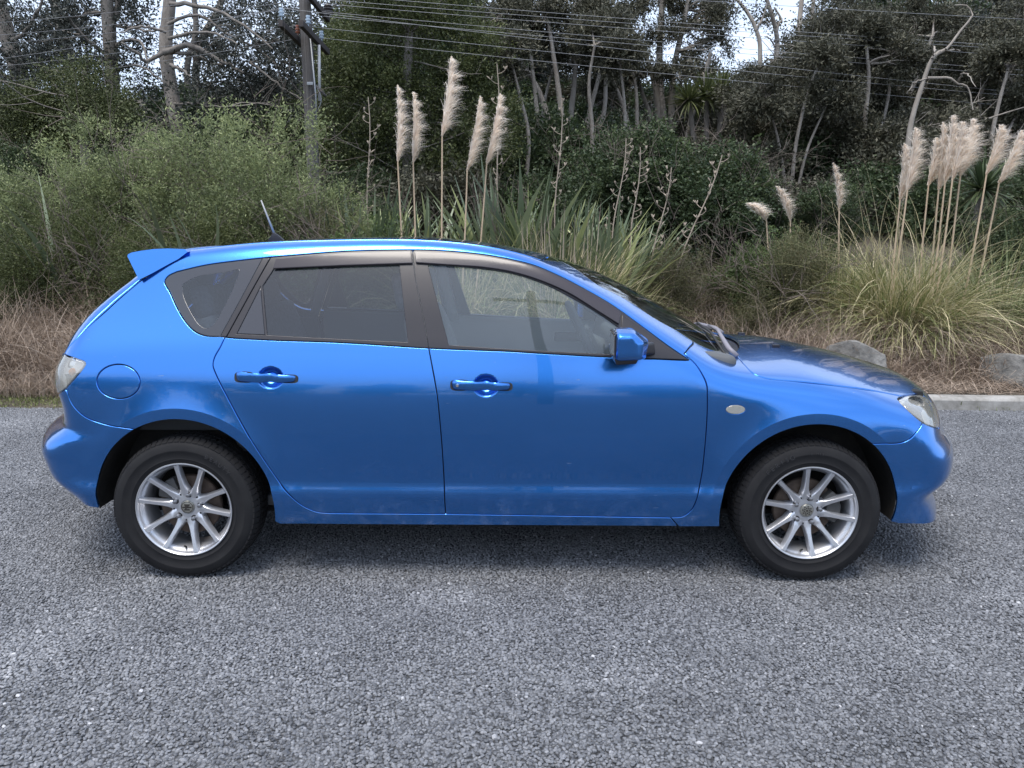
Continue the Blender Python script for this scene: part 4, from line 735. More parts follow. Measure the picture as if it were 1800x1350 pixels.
def side_w(x,z):
    w=SP_P(z)
    w=w-.075*(np.maximum(0,x-.55)/1.45)**3
    up=sst(.85,1.3,z)
    w=w-(.050+.085*up)*(np.maximum(0,-.35-x)/1.5)**2.6
    w=w-.022*up*(np.maximum(0,x+.1)/1.0)**2
    for cx,cz,r in ARCH:
        rr=np.sqrt((x-cx)**2+(z-cz)**2)
        q=np.clip((r+.150-rr)/.104,0,1); w=w+.0105*q*q*sst(.16,.34,z)
    # bumper bulges low at both corners
    w=w+.012*sst(-1.62,-1.85,x)*sst(.66,.58,z)+.012*sst(1.62,1.9,x)*sst(.68,.58,z)
    for cx,cz,a,b,dp in BOWL:
        q=((x-cx)/a)**2+((z-cz)/b)**2
        w=w-dp*(1-sst(0.,1.0,q))*1.5
    return w
def fbody(x,y,z):
    h=np.abs(y); h2=h*h
    fs=h-side_w(x,z)
    xe=x+(.27*sst(-.2,.5,x)+.16*sst(1.3,2.0,x))*h2
    g=SP_C.d(xe)
    crown=.055+.045*sst(0,.5,x)+.02*sst(.9,1.3,x)
    ft=(z-SP_C(xe)+crown*h2)/np.sqrt(1+g*g)
    fr=(SP_R(z)+(.40+.04*sst(.7,.6,z))*h2-x)/np.sqrt(1+SP_R.d(z)**2)
    ff=(x-SP_F(z)+.44*h2)/np.sqrt(1+SP_F.d(z)**2)
    k1=.085+.075*sst(.75,1.25,x)
    F=smax(fs,ft,k1)
    F=smax(F,fr,.10-.055*sst(.9,1.2,z))
    return smax(F,ff,.11)
def grad(p):
    e=2e-4; g=np.zeros_like(p)
    for i in range(3):
        d=np.zeros(3); d[i]=e
        a=p+d; b=p-d
        g[:,i]=fbody(a[:,0],a[:,1],a[:,2])-fbody(b[:,0],b[:,1],b[:,2])
    return g/np.maximum(np.linalg.norm(g,axis=1,keepdims=True),1e-12)
CYL={'cylr':(-1.15,-1),'cylf':(1.15,1)}
def param_ray(uv,mode):
    n=len(uv); o=np.zeros((n,3)); d=np.zeros((n,3)); u,v=uv[:,0],uv[:,1]
    if mode=='side': o[:,0]=u; o[:,2]=v; d[:,1]=1
    elif mode=='top': o[:,0]=u; o[:,1]=v; o[:,2]=.55; d[:,2]=1
    elif mode=='rear': o[:,1]=u; o[:,2]=v; o[:,0]=-1.1; d[:,0]=-1
    elif mode=='front': o[:,1]=u; o[:,2]=v; o[:,0]=1.1; d[:,0]=1
    else:
        cx,s=CYL[mode]; o[:,0]=cx; o[:,2]=v; d[:,0]=s*np.cos(u); d[:,1]=np.sin(u)
    return o,d
def to_param(p,mode):
    p=np.asarray(p,float)
    if mode=='side': return p[:,[0,2]]
    if mode=='top': return p[:,[0,1]]
    if mode in('rear','front'): return p[:,[1,2]]
    cx,s=CYL[mode]; return np.stack([np.arctan2(p[:,1],s*(p[:,0]-cx)),p[:,2]],1)
def solve(uv,mode,off=0.):
    o,d=param_ray(np.asarray(uv,float),mode)
    lo=np.zeros(len(o)); hi=np.full(len(o),1.6)
    for _ in range(34):
        m=(lo+hi)/2; p=o+d*m[:,None]; f=fbody(p[:,0],p[:,1],p[:,2])-off
        lo=np.where(f<0,m,lo); hi=np.where(f<0,hi,m)
    return o+d*((lo+hi)/2)[:,None]

# outlines of the panels, lamps and windows: points (x, y, z) in metres on the car body
TR={
 'hatchgap':[[-1.3483,0.5897,1.377],[-1.4078,0.617,1.3382],[-1.4778,0.631,1.2946],[-1.5298,0.6401,1.2584],[-1.6144,0.6681,1.182],[-1.6662,0.6935,1.128],[-1.7172,0.7187,1.0769],[-1.7683,0.7439,1.0191],[-1.8101,0.7447,0.9757],[-1.8218,0.7486,0.9544]],
 'taillamp':[[-1.8198,0.7524,0.9525],[-1.7645,0.792,0.945],[-1.7307,0.8033,0.9361],[-1.7098,0.8081,0.9298],[-1.7039,0.8117,0.9208],[-1.7194,0.8175,0.8954],[-1.7384,0.8209,0.8721],[-1.7715,0.8223,0.8363],[-1.8014,0.8155,0.811],[-1.8499,0.7726,0.7883]],
 'bumpgap_r':[[-1.7889,0.8198,0.8166],[-1.7699,0.8251,0.7601],[-1.7275,0.8325,0.7137],[-1.6878,0.8354,0.6904],[-1.6262,0.8429,0.6731],[-1.5627,0.8534,0.6638],[-1.5004,0.8568,0.6565]],
 'rdoor_rear':[[-1.1261,0.7984,1.0348],[-1.1405,0.8161,0.9956],[-1.1606,0.831,0.9551],[-1.1659,0.8405,0.9234],[-1.1556,0.8478,0.894],[-1.1046,0.863,0.7929],[-1.0582,0.8701,0.7017],[-1.0146,0.8738,0.6188],[-0.9478,0.8661,0.4982],[-0.9008,0.8611,0.4207],[-0.8666,0.8626,0.3768],[-0.8238,0.8518,0.3311],[-0.7669,0.8447,0.2999],[-0.7072,0.8437,0.2929]],
 'sillgap':[[-0.7072,0.8437,0.2929],[-0.2183,0.8447,0.2921],[0.1357,0.844,0.2888],[0.425,0.8431,0.2852],[0.7363,0.8421,0.2816]],
 'fdoor_front':[[0.7363,0.8421,0.2816],[0.7876,0.8433,0.2874],[0.8205,0.851,0.319],[0.8394,0.8619,0.3767],[0.8538,0.8576,0.4669],[0.8596,0.8673,0.5919],[0.8613,0.8723,0.7134],[0.8593,0.8698,0.8032],[0.8546,0.8627,0.8598],[0.8346,0.85,0.9058],[0.8133,0.8354,0.9388],[0.7891,0.8238,0.963]],
 'bgap':[[-0.3655,0.6462,1.386],[-0.348,0.7029,1.2793],[-0.3181,0.7588,1.1596],[-0.2834,0.8245,1.0063],[-0.258,0.8601,0.8823],[-0.2439,0.8711,0.7959],[-0.2354,0.8729,0.7071],[-0.2258,0.8656,0.5559],[-0.2179,0.8472,0.303]],
 'quarterlow':[[-1.131,0.7976,1.0359],[-1.2094,0.7917,1.0395],[-1.2539,0.7811,1.0547],[-1.303,0.7563,1.0946],[-1.3497,0.7217,1.151],[-1.392,0.6835,1.2137],[-1.4164,0.6652,1.2432],[-1.4223,0.6574,1.2572],[-1.4092,0.6486,1.2786],[-1.3734,0.6445,1.2965]],
 'wintop':[[-1.3734,0.6445,1.2965],[-1.2501,0.6442,1.325],[-1.1269,0.6464,1.3425],[-0.9924,0.6477,1.3576],[-0.8849,0.648,1.3673],[-0.6557,0.6437,1.3862],[-0.4747,0.6418,1.3925],[-0.2924,0.6404,1.3935],[-0.1711,0.6433,1.3871],[-0.05,0.6488,1.3749],[0.0573,0.6568,1.3565],[0.148,0.6633,1.3357],[0.2378,0.6772,1.3008],[0.3573,0.6981,1.2428],[0.4756,0.7245,1.176],[0.5908,0.7654,1.0945],[0.7048,0.8093,1.0101],[0.7845,0.8298,0.9574]],
 'belt':[[0.7829,0.8322,0.9547],[0.5831,0.8395,0.9616],[0.4668,0.8386,0.9655],[0.2923,0.8362,0.9736],[0.1294,0.8337,0.9817],[0.0595,0.8323,0.9858],[-0.2832,0.828,0.9973],[-0.5707,0.821,1.0136],[-0.7114,0.8173,1.0194],[-0.9233,0.8108,1.0245],[-1.1068,0.8003,1.0328],[-1.131,0.7976,1.0359]],
 'qfront':[[-1.0015,0.6472,1.3575],[-1.0732,0.7234,1.1955],[-1.1457,0.7959,1.038]],
 'rframe':[[-0.9695,0.6491,1.3577],[-1.0464,0.725,1.1958],[-1.1203,0.7981,1.036]],
 'rglass':[[-0.9496,0.6737,1.313],[-0.9907,0.7059,1.2425],[-0.9512,0.8008,1.0444],[-0.7831,0.8086,1.0368],[-0.3688,0.8188,1.0201],[-0.4186,0.676,1.3327],[-0.6623,0.6776,1.3254]],
 'rfix':[[-0.999,0.7066,1.2401],[-1.0799,0.7943,1.0476],[-0.9607,0.8006,1.0443]],
 'fglass':[[-0.1996,0.8231,1.0099],[-0.2986,0.6745,1.3357],[-0.1089,0.6812,1.3227],[0.0576,0.692,1.3002],[0.1771,0.7088,1.2636],[0.2955,0.733,1.2087],[0.4127,0.7612,1.1428],[0.5007,0.7866,1.0842],[0.4996,0.8352,0.9746],[0.467,0.8346,0.9767],[0.0594,0.8289,0.9947]],
 'rvisor':[[-0.9425,0.6592,1.3532],[-0.8341,0.6573,1.3657],[-0.6538,0.6536,1.381],[-0.4732,0.6521,1.3868],[-0.3721,0.6503,1.3897],[-0.3621,0.6782,1.3401],[-0.6613,0.6817,1.329],[-0.9503,0.679,1.3143]],
 'fvisor':[[-0.3552,0.651,1.3886],[-0.1718,0.6545,1.3814],[-0.0487,0.6605,1.369],[0.0573,0.6691,1.3507],[0.1462,0.6772,1.33],[0.2371,0.6916,1.2953],[0.356,0.7139,1.2376],[0.4737,0.7405,1.1711],[0.5104,0.7553,1.1429],[0.5004,0.7858,1.0983],[0.4123,0.7627,1.1523],[0.2953,0.7321,1.2228],[0.1769,0.7101,1.2731],[0.0576,0.6944,1.3074],[-0.0622,0.6858,1.3254],[-0.1989,0.6814,1.334],[-0.3478,0.6769,1.3426]],
 'sail':[[0.5161,0.7498,1.1377],[0.5902,0.77,1.0902],[0.7032,0.8123,1.007],[0.7783,0.8318,0.957],[0.4994,0.8384,0.9657]],
 'fendergap':[[0.8324,0.6899,1.0061],[0.7965,0.7696,0.9963],[0.7693,0.8149,0.9805]],
 'wsedge':[[0.2902,0.3242,1.347],[0.3483,0.4323,1.3139],[0.4308,0.5722,1.2524],[0.5555,0.5827,1.1894],[0.6752,0.6241,1.112],[0.7702,0.6284,1.0606],[0.8608,0.6489,1.0039],[0.9673,0.6033,0.9614]],
 'hoodgap':[[1.0494,0.5337,0.9478],[1.0594,0.566,0.9393],[1.0582,0.6807,0.9177],[1.0711,0.7807,0.8927],[1.1129,0.8011,0.8782],[1.2455,0.797,0.8639],[1.4364,0.7705,0.8411],[1.6144,0.7179,0.8119],[1.7564,0.6591,0.7806]],
 'headlamp':[[1.713,0.7171,0.7764],[1.777,0.6433,0.7785],[1.841,0.5879,0.7729],[1.9102,0.531,0.7613],[1.9387,0.5184,0.7499],[1.963,0.5304,0.7268]],
 'headlow':[[1.713,0.7171,0.7764],[1.7161,0.7476,0.7625],[1.7445,0.7833,0.7282],[1.7917,0.7918,0.6895],[1.8451,0.7683,0.6664],[1.9132,0.7059,0.6448]],
 'bumpgap_f':[[1.7875,0.7958,0.6871],[1.7534,0.8213,0.6537],[1.7151,0.8322,0.622],[1.6774,0.8382,0.6118],[1.6122,0.8502,0.6125],[1.5558,0.8547,0.6121]],
 'sillbot':[[-0.937,0.8378,0.2576],[-0.1302,0.8318,0.2424],[0.7683,0.8271,0.2282],[0.9254,0.8299,0.2301]],
 'fuel':[[-1.5611,0.8364,0.8519],[-1.4695,0.8415,0.8533],[-1.563,0.8214,0.9218]],
 'marker':[[0.9764,0.871,0.7567],[1.0139,0.8704,0.7568],[0.9756,0.8704,0.7744]],
 'bowl_r':[[-0.9265,0.8571,0.8756],[-0.8716,0.858,0.876],[-0.9274,0.8472,0.9223]],
 'bowl_f':[[-0.0465,0.8655,0.8491],[0.0069,0.8654,0.8494],[-0.0468,0.8572,0.8972]],
 'handle_r':[[-1.0707,0.8528,0.8811],[-0.818,0.8591,0.8742]],
 'handle_f':[[-0.1882,0.8646,0.8552],[0.058,0.8657,0.8474]],
 'qclear':[[-1.3408,0.6744,1.244],[-1.2821,0.6658,1.2751],[-1.1473,0.6679,1.2974],[-1.0989,0.6669,1.3072],[-1.099,0.6762,1.2884],[-1.185,0.7725,1.0802],[-1.21,0.7767,1.0687],[-1.2411,0.7679,1.0818],[-1.2919,0.7331,1.1403],[-1.3285,0.6995,1.1974]],
}
# ---------------------------------------------------------------- the hatchback
for k,off in (('bowl_r',0),('bowl_f',0)):
    c,a,b=[np.array(p) for p in TR[k]]
    BOWL.append((c[0],c[2],abs(a[0]-c[0])*1.03,abs(b[2]-c[2])*1.03,.020))
M_PAINT=mat('blue_metallic_paint',(.043,.232,.68),.22,.98,1.,.015,.5)
def _paint(m):
    nt=m.node_tree; N=nt.nodes.new; L=nt.links.new; b=nt.nodes['Principled BSDF']
    tc=N('ShaderNodeTexCoord'); n=N('ShaderNodeTexNoise'); n.inputs['Scale'].default_value=900; n.inputs['Detail'].default_value=2; L(tc.outputs['Object'],n.inputs['Vector'])
    r=N('ShaderNodeMapRange'); r.inputs['To Min'].default_value=.17; r.inputs['To Max'].default_value=.28; L(n.outputs['Fac'],r.inputs['Value']); L(r.outputs['Result'],b.inputs['Roughness'])
    # dust film near the sills and on the lower bumpers: grime that stays put
    sx=N('ShaderNodeSeparateXYZ'); L(tc.outputs['Object'],sx.inputs['Vector'])
    z=N('ShaderNodeMapRange'); z.inputs['From Min'].default_value=.42; z.inputs['From Max'].default_value=.20; L(sx.outputs['Z'],z.inputs['Value'])
    n2=N('ShaderNodeTexNoise'); n2.inputs['Scale'].default_value=14; n2.inputs['Detail'].default_value=9; n2.inputs['Roughness'].default_value=.75; L(tc.outputs['Object'],n2.inputs['Vector'])
    r2=N('ShaderNodeMapRange'); r2.inputs['From Min'].default_value=.5; r2.inputs['From Max'].default_value=.78; r2.inputs['To Max'].default_value=.8; L(n2.outputs['Fac'],r2.inputs['Value'])
    mu=N('ShaderNodeMath'); mu.operation='MULTIPLY'; L(z.outputs['Result'],mu.inputs[0]); L(r2.outputs['Result'],mu.inputs[1])
    # fine stone chips and scratches
    mp=N('ShaderNodeMapping'); mp.inputs['Scale'].default_value=(14,40,130); mp.inputs['Rotation'].default_value=(0,.12,0); L(tc.outputs['Object'],mp.inputs['Vector'])
    n3=N('ShaderNodeTexNoise'); n3.inputs['Scale'].default_value=1.; n3.inputs['Detail'].default_value=3; L(mp.outputs['Vector'],n3.inputs['Vector'])
    r3=N('ShaderNodeMapRange'); r3.inputs['From Min'].default_value=.735; r3.inputs['From Max'].default_value=.76; r3.inputs['To Max'].default_value=.5; L(n3.outputs['Fac'],r3.inputs['Value'])
    ad=N('ShaderNodeMath'); ad.operation='MAXIMUM'; L(mu.outputs[0],ad.inputs[0]); L(r3.outputs['Result'],ad.inputs[1])
    mx=N('ShaderNodeMix'); mx.data_type='RGBA'; L(ad.outputs[0],mx.inputs[0]); mx.inputs[6].default_value=b.inputs['Base Color'].default_value; mx.inputs[7].default_value=(.30,.30,.31,1)
    L(mx.outputs[2],b.inputs['Base Color'])
    inv=N('ShaderNodeMath'); inv.operation='SUBTRACT'; inv.inputs[0].default_value=1; L(ad.outputs[0],inv.inputs[1]); L(inv.outputs[0],b.inputs['Coat Weight'])
    m2=N('ShaderNodeMath'); m2.operation='MULTIPLY'; m2.inputs[1].default_value=.98; L(inv.outputs[0],m2.inputs[0]); L(m2.outputs[0],b.inputs['Metallic'])
_paint(M_PAINT)
M_TRIM=mat('black_trim',(.020,.018,.022),.30,0,0,.03,.55)
M_VISOR=mat('smoked_acrylic',(.030,.024,.030),.16,0,.3,.05,.5)
M_RUBBER=mat('black_rubber',(.018,.018,.019),.6)
M_LINER=mat('wheel_well_plastic',(.014,.014,.014),.85)
noise_col(M_LINER,[(.3,(.010,.010,.010)),(.7,(.045,.040,.034))],5,6,bump=.3)
M_DARK=mat('underbody_black',(.012,.012,.012),.8)
M_CHROME=mat('chrome',(.75,.75,.76),.12,1)
M_SEAT=mat('grey_seat_fabric',(.20,.21,.22),.9); noise_col(M_SEAT,[(.3,(.30,.32,.34)),(.7,(.42,.44,.46))],60,4,bump=.2,dist=.002)
M_DASH=mat('dark_dash_plastic',(.10,.105,.11),.6)
M_TRIMIN=mat('light_door_trim',(.52,.55,.57),.65)
M_HEADL=mat('headliner',(.62,.62,.60),.9)
def glass(name,tint,refl=1.,body=None,bodyf=0.):
    m=bpy.data.materials.new(name); m.use_nodes=True; nt=m.node_tree; nt.nodes.clear(); N=nt.nodes.new; L=nt.links.new
    o=N('ShaderNodeOutputMaterial'); t=N('ShaderNodeBsdfTransparent'); t.inputs['Color'].default_value=(*tint,1)
    g=N('ShaderNodeBsdfGlossy'); g.inputs['Roughness'].default_value=.012; g.inputs['Color'].default_value=(refl,refl,refl,1)
    f=N('ShaderNodeFresnel'); f.inputs['IOR'].default_value=1.52
    mu=N('ShaderNodeMath'); mu.operation='MULTIPLY'; mu.inputs[1].default_value=1.55; mu.use_clamp=True; L(f.outputs['Fac'],mu.inputs[0])
    a=N('ShaderNodeMixShader'); L(mu.outputs[0],a.inputs['Fac'])
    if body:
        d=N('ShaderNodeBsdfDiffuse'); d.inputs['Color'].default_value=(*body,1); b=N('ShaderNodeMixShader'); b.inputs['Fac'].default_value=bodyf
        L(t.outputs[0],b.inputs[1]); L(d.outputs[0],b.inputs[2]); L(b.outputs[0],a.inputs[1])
    else: L(t.outputs[0],a.inputs[1])
    L(g.outputs[0],a.inputs[2]); L(a.outputs[0],o.inputs['Surface']); return m
M_GLASS=glass('clear_car_glass',(.92,.96,.97),.95,(.50,.62,.72),.09)  # bluish diffuse share: pale sky reflection put into the pane's colour
M_TINT=glass('tinted_car_glass',(.44,.49,.53),.95,(.38,.46,.56),.035)  # weaker share of the same painted sky haze
M_WSCREEN=glass('windscreen_glass',(.62,.72,.68),.95,(.5,.55,.52),.012)
M_LENS=glass('clear_lamp_lens',(.93,.93,.90),1.,(.84,.83,.76),.27)
M_REDL=glass('red_lamp_lens',(.55,.03,.02),1.,(.4,.02,.02),.2)
M_REFL=mat('lamp_reflector',(.72,.72,.72),.16,1)
M_FRIT=mat('black_glass_border',(.035,.037,.045),.08,0,.6,.02)

def loop2d(p,step):
    """resample an open or closed 2D/3D polyline, keeping sharp corners"""
    p=np.asarray(p,float); out=[p[0]]
    for a,b in zip(p[:-1],p[1:]):
        d=np.linalg.norm(b-a)
        if d<1e-5: continue
        n=max(1,int(round(d/step)))
        for i in range(1,n+1): out.append(a+(b-a)*i/n)
    return np.array(out)
def crv(pts,step=.012,k=None):
    """smooth curve through traced 3D points (centripetal Catmull-Rom), resampled"""
    P=np.array(pts,float)
    if len(P)<3: return loop2d(P,step)
    P=np.vstack([2*P[0]-P[1],P,2*P[-1]-P[-2]]); out=[]
    for i in range(1,len(P)-2):
        p0,p1,p2,p3=P[i-1:i+3]; t=[0]
        for a,b in ((p0,p1),(p1,p2),(p2,p3)): t.append(t[-1]+max(np.linalg.norm(b-a),1e-6)**.5)
        n=max(2,int(np.linalg.norm(p2-p1)/step)+1)
        for s in np.linspace(t[1],t[2],n,endpoint=False):
            A1=(t[1]-s)/(t[1]-t[0])*p0+(s-t[0])/(t[1]-t[0])*p1; A2=(t[2]-s)/(t[2]-t[1])*p1+(s-t[1])/(t[2]-t[1])*p2; A3=(t[3]-s)/(t[3]-t[2])*p2+(s-t[2])/(t[3]-t[2])*p3
            B1=(t[2]-s)/(t[2]-t[0])*A1+(s-t[0])/(t[2]-t[0])*A2; B2=(t[3]-s)/(t[3]-t[1])*A2+(s-t[1])/(t[3]-t[1])*A3
            out.append((t[2]-s)/(t[2]-t[1])*B1+(s-t[1])/(t[2]-t[1])*B2)
    out.append(P[-2]); return np.array(out)
def area2(p): x,y=p[:,0],p[:,1]; return .5*np.sum(x*np.roll(y,-1)-np.roll(x,-1)*y)
def inset(p,d):
    """p: closed ccw loop (no repeat); positive d shrinks"""
    a=np.roll(p,1,0); b=np.roll(p,-1,0); t1=p-a; t2=b-p
    t1/=np.maximum(np.linalg.norm(t1,axis=1,keepdims=True),1e-9); t2/=np.maximum(np.linalg.norm(t2,axis=1,keepdims=True),1e-9)
    n1=np.stack([-t1[:,1],t1[:,0]],1); n2=np.stack([-t2[:,1],t2[:,0]],1); n=n1+n2; l=np.linalg.norm(n,axis=1,keepdims=True)
    n=n/np.maximum(l,1e-6); c=np.clip((n*n1).sum(1,keepdims=True),.5,1); return p+n*d/c
def inpoly(pts,poly):
    x,y=pts[:,0],pts[:,1]; r=np.zeros(len(pts),bool); a=poly; b=np.roll(poly,-1,0)
    for (x0,y0),(x1,y1) in zip(a,b):
        c=((y0>y)!=(y1>y)); 
        if y1!=y0: r^=c&(x<(x1-x0)*(y-y0)/(y1-y0)+x0)
    return r
def dist_loop(pts,poly):
    a=poly;b=np.roll(poly,-1,0); d=np.full(len(pts),9.)
    for p,q in zip(a,b):
        e=q-p; L=max((e*e).sum(),1e-12); t=np.clip(((pts-p)@e)/L,0,1); d=np.minimum(d,np.linalg.norm(pts-(p+t[:,None]*e),axis=1))
    return d
USC={'cylr':.85,'cylf':.85}
def clean(l,eps=.0012):
    o=[l[0]]
    for q in l[1:]:
        if np.linalg.norm(q-o[-1])>eps: o.append(q)
    while len(o)>3 and np.linalg.norm(o[0]-o[-1])<eps: o.pop()
    return np.array(o)
def panel(name,loop,mode,material,parent,off=0.,holes=(),h=.020,gap=.0022,flange=.014,refine=(),mirror='copy',sym=False,lip=.0016,hgap=None,label=None,arcs=False):
    """loop: closed list of 3D points (x, +y, z) on the surface, or ready 2D parameters. Returns near (and far) objects."""
    s=np.array([USC.get(mode,1.),1.])
    def prep(l):
        l=np.asarray(l,float)
        if l.shape[1]==3: l=to_param(l,mode)
        l=clean(l*s); return l
    O=prep(loop)
    if area2(O)<0: O=O[::-1]
    if sym: # already symmetric loop in the y parameter
        pass
    rings=[]; allp=[]; edges=[]
    outer=inset(O,gap); fill=inset(O,gap+.0022)
    H=[]
    for hl in holes:
        q=prep(hl)
        if area2(q)<0:q=q[::-1]
        hg=gap if hgap is None else hgap
        H.append((inset(q,-hg),inset(q,-hg-.0022)))
    n0=0
    def addloop(l):
        nonlocal n0
        ids=list(range(n0,n0+len(l))); allp.extend(l); edges.extend([(ids[i],ids[(i+1)%len(l)]) for i in range(len(l))]); n0+=len(l); return ids
    rid=[(addloop(fill),outer,1)]
    for ho,hi in H: rid.append((addloop(hi),ho,-1))
    lo=fill.min(0); hi_=fill.max(0)
    gx=np.arange(lo[0]+h*.5,hi_[0],h); gy=np.arange(lo[1]+h*.5,hi_[1],h)
    G=np.array([(a+(h*.5 if j%2 else 0),b) for j,b in enumerate(gy) for a in gx]) if len(gx) and len(gy) else np.zeros((0,2))
    for (cx,cz,ra,rb,hs) in refine:
        ax=np.arange(cx-ra,cx+ra,hs); az=np.arange(cz-rb,cz+rb,hs); G2=np.array([(a,b) for a in ax for b in az])
        G2=G2[((G2[:,0]-cx)/ra)**2+((G2[:,1]-cz)/rb)**2<1]
        G=G[((G[:,0]-cx)/ra)**2+((G[:,1]-cz)/rb)**2>1.1]; G=np.vstack([G,G2])
    if len(G):
        G=G+RNG.uniform(-1e-4,1e-4,G.shape)
        if arcs:
            R3=solve(G/s,mode); add=[]
            for cx,cz,r in ARCH:
                rr=np.hypot(R3[:,0]-cx,R3[:,2]-cz); keep=~((rr>r+.034)&(rr<r+.058)); G=G[keep]; R3=R3[keep]
                for dr in (.038,.0445,.0475,.054):
                    t_=np.linspace(-.2,math.pi+.2,190); x_=cx+(r+dr)*np.cos(t_); z_=cz+(r+dr)*np.sin(t_)
                    add.append(to_param(np.stack([x_,side_w(x_,z_),z_],1),mode)*s)
            G=np.vstack([G]+add)
        ok=inpoly(G,fill)&(dist_loop(G,fill)>min(h*.4,.006))
        for ho,hi2 in H: ok&=~inpoly(G,hi2)&(dist_loop(G,hi2)>min(h*.4,.006))
        G=G[ok]
    P=np.vstack([np.array(allp),G]) if len(G) else np.array(allp)
    r=delaunay_2d_cdt([Vector(p) for p in P.tolist()],edges,[],0,1e-7)
    V2=np.array([tuple(v) for v in r[0]]); T=np.array([f for f in r[2] if len(f)==3])
    cc=V2[T].mean(1); ok=inpoly(cc,fill)
    for ho,hi2 in H: ok&=~inpoly(cc,hi2)
    T=T[ok]
    orig={}
    for i,oo in enumerate(r[3]):
        for q in oo: orig[q]=i
    V3=solve(V2/s,mode,off); N3=grad(V3)
    VV=[V3];NN=[N3];F4=[]; base=len(V3)
    for ids,out2,sg in rid:
        idx=[orig[i] for i in ids]; A=V3[idx]; An=N3[idx]
        B=solve(out2/s,mode,off); Bn=grad(B); out=B-A; out/=np.maximum(np.linalg.norm(out,axis=1,keepdims=True),1e-9)
        B1=B-Bn*lip; nb=Bn+out; nb/=np.linalg.norm(nb,axis=1,keepdims=True)
        C1=B-Bn*flange-out*.001; m=len(idx)
        VV+=[B1,C1]; NN+=[nb,out]; b0=base; c0=base+m; base+=2*m
        for i in range(m):
            j=(i+1)%m
            F4.append((idx[i],b0+i,b0+j,idx[j])); F4.append((b0+i,c0+i,c0+j,b0+j))
    V=np.vstack(VV); Nn=np.vstack(NN); F4=np.array(F4)
    tri=T
    # orient by normals
    def orient(F):
        a,b,c=V[F[:,0]],V[F[:,1]],V[F[:,2]]; n=np.cross(b-a,c-a); g=Nn[F[:,0]]+Nn[F[:,1]]+Nn[F[:,2]]
        fl=(n*g).sum(1)<0; F=F.copy(); F[fl]=F[fl][:,::-1]; return F
    tri=orient(tri); F4=orient(F4)
    res=[]
    sides=[-1] if mirror in('near','sym') else [-1,1]
    for sd in sides:
        Vs=V.copy();Ns=Nn.copy(); ft,f4=tri,F4
        if mode in('side',) or mirror!='sym':
            if sd<0: Vs[:,1]*=-1;Ns[:,1]*=-1;ft=tri[:,::-1];f4=F4[:,::-1]
        me=mesh_np(name,Vs,[ft,f4],True,[material])
        me.normals_split_custom_set_from_vertices(Ns.tolist())
        o=obj(name,me,parent); res.append(o)
        if label: o['label']=label
    return res
A3=lambda k:np.array(TR[k],float)
def rev(a): return np.asarray(a)[::-1]
def arch(i,a0,a1,n=48,dr=0.):
    cx,cz,r=ARCH[i]; t=np.radians(np.linspace(a0,a1,n)); x=cx+(r+dr)*np.cos(t); z=cz+(r+dr)*np.sin(t)
    return np.stack([x,side_w(x,z),z],1)
def cat(*a): return np.vstack([np.asarray(q,float).reshape(-1,3) for q in a])
def p3(x,z,mode='side'):
    return solve(np.array([[x,z]]),mode)

car=empty('hatchback_car'); tag(car,'metallic blue five door hatchback with roof spoiler parked side on across the gravel','car')
CV={k:crv(TR[k]) for k in ('hatchgap','bumpgap_r','rdoor_rear','sillgap','fdoor_front','bgap','quarterlow','wintop','belt','wsedge','hoodgap','bumpgap_f','taillamp')}
bz=CV['bgap']; belt=CV['belt']; wt=CV['wintop']
def split_at(c,x): # curve sorted by x, returns parts below/above x
    i=np.argmin(np.abs(c[:,0]-x)); return i
PX_B=TR['bgap'][3][0]
# belt: runs front (big x) -> rear
ib=np.argmin(np.abs(belt[:,0]-np.interp(np.interp(0,[0],[.99]),[0,1],[PX_B,PX_B])))
b_low=bz[bz[:,2]<=belt[ib,2]-.001]                      # B gap below the belt, top to bottom
ir=np.argmin(np.abs(belt[:,0]-TR['rdoor_rear'][0][0]))
# ---- doors
front_door=empty('front_door',parent=car); rear_door=empty('rear_door',parent=car)
ff=CV['fdoor_front']; rd=CV['rdoor_rear']; sg=CV['sillgap']
xb_bot=bz[-1,0]; isg=np.argmin(np.abs(sg[:,0]-xb_bot))
refr=[(b[0],b[1],b[2]*1.12,b[3]*1.12,.0045) for b in BOWL]
PANELF=cat(rev(belt[:ib+1]),ff[::-1][1:] if False else rev(ff),sg[isg:][::-1],rev(b_low))
# order: belt rear->front, fender gap top->bottom, sill front->rear, B gap bottom->top
fd=panel('door_panel',PANELF,'side',M_PAINT,front_door,refine=[refr[1]])
PANELR=cat(rev(belt[ib:ir+1]),b_low,rev(sg[:isg+1]),rev(rd))
rdp=panel('door_panel',PANELR,'side',M_PAINT,rear_door,refine=[refr[0]])
# ---- black window frames, glass, visors
up_b=bz[bz[:,2]>belt[ib,2]-.001]
def seg(c,x0,x1):
    m=(c[:,0]>=min(x0,x1))&(c[:,0]<=max(x0,x1)); return c[m]
xbt=up_b[0,0]
fg=cat(loop2d(TR['fglass'][:2],.02),crv(TR['fglass'][1:8],.02),loop2d(TR['fglass'][7:],.02),loop2d([TR['fglass'][-1],TR['fglass'][0]],.02))
FF=cat(seg(wt,xbt,9),rev(seg(belt,belt[ib,0],9))[::-1],rev(up_b))
panel('window_frame',FF,'side',M_TRIM,front_door,off=-.003,holes=[fg],gap=.001,hgap=0.,flange=.012)
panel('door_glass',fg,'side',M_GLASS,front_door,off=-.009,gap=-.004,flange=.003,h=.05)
rg=cat(loop2d(TR['rglass']+[TR['rglass'][0]],.02)); rx=cat(loop2d(TR['rfix']+[TR['rfix'][0]],.02))
RF=cat(seg(wt,TR['rframe'][0][0],xbt),up_b,seg(belt,belt[ib,0],TR['rframe'][2][0]),rev(crv(TR['rframe'])))
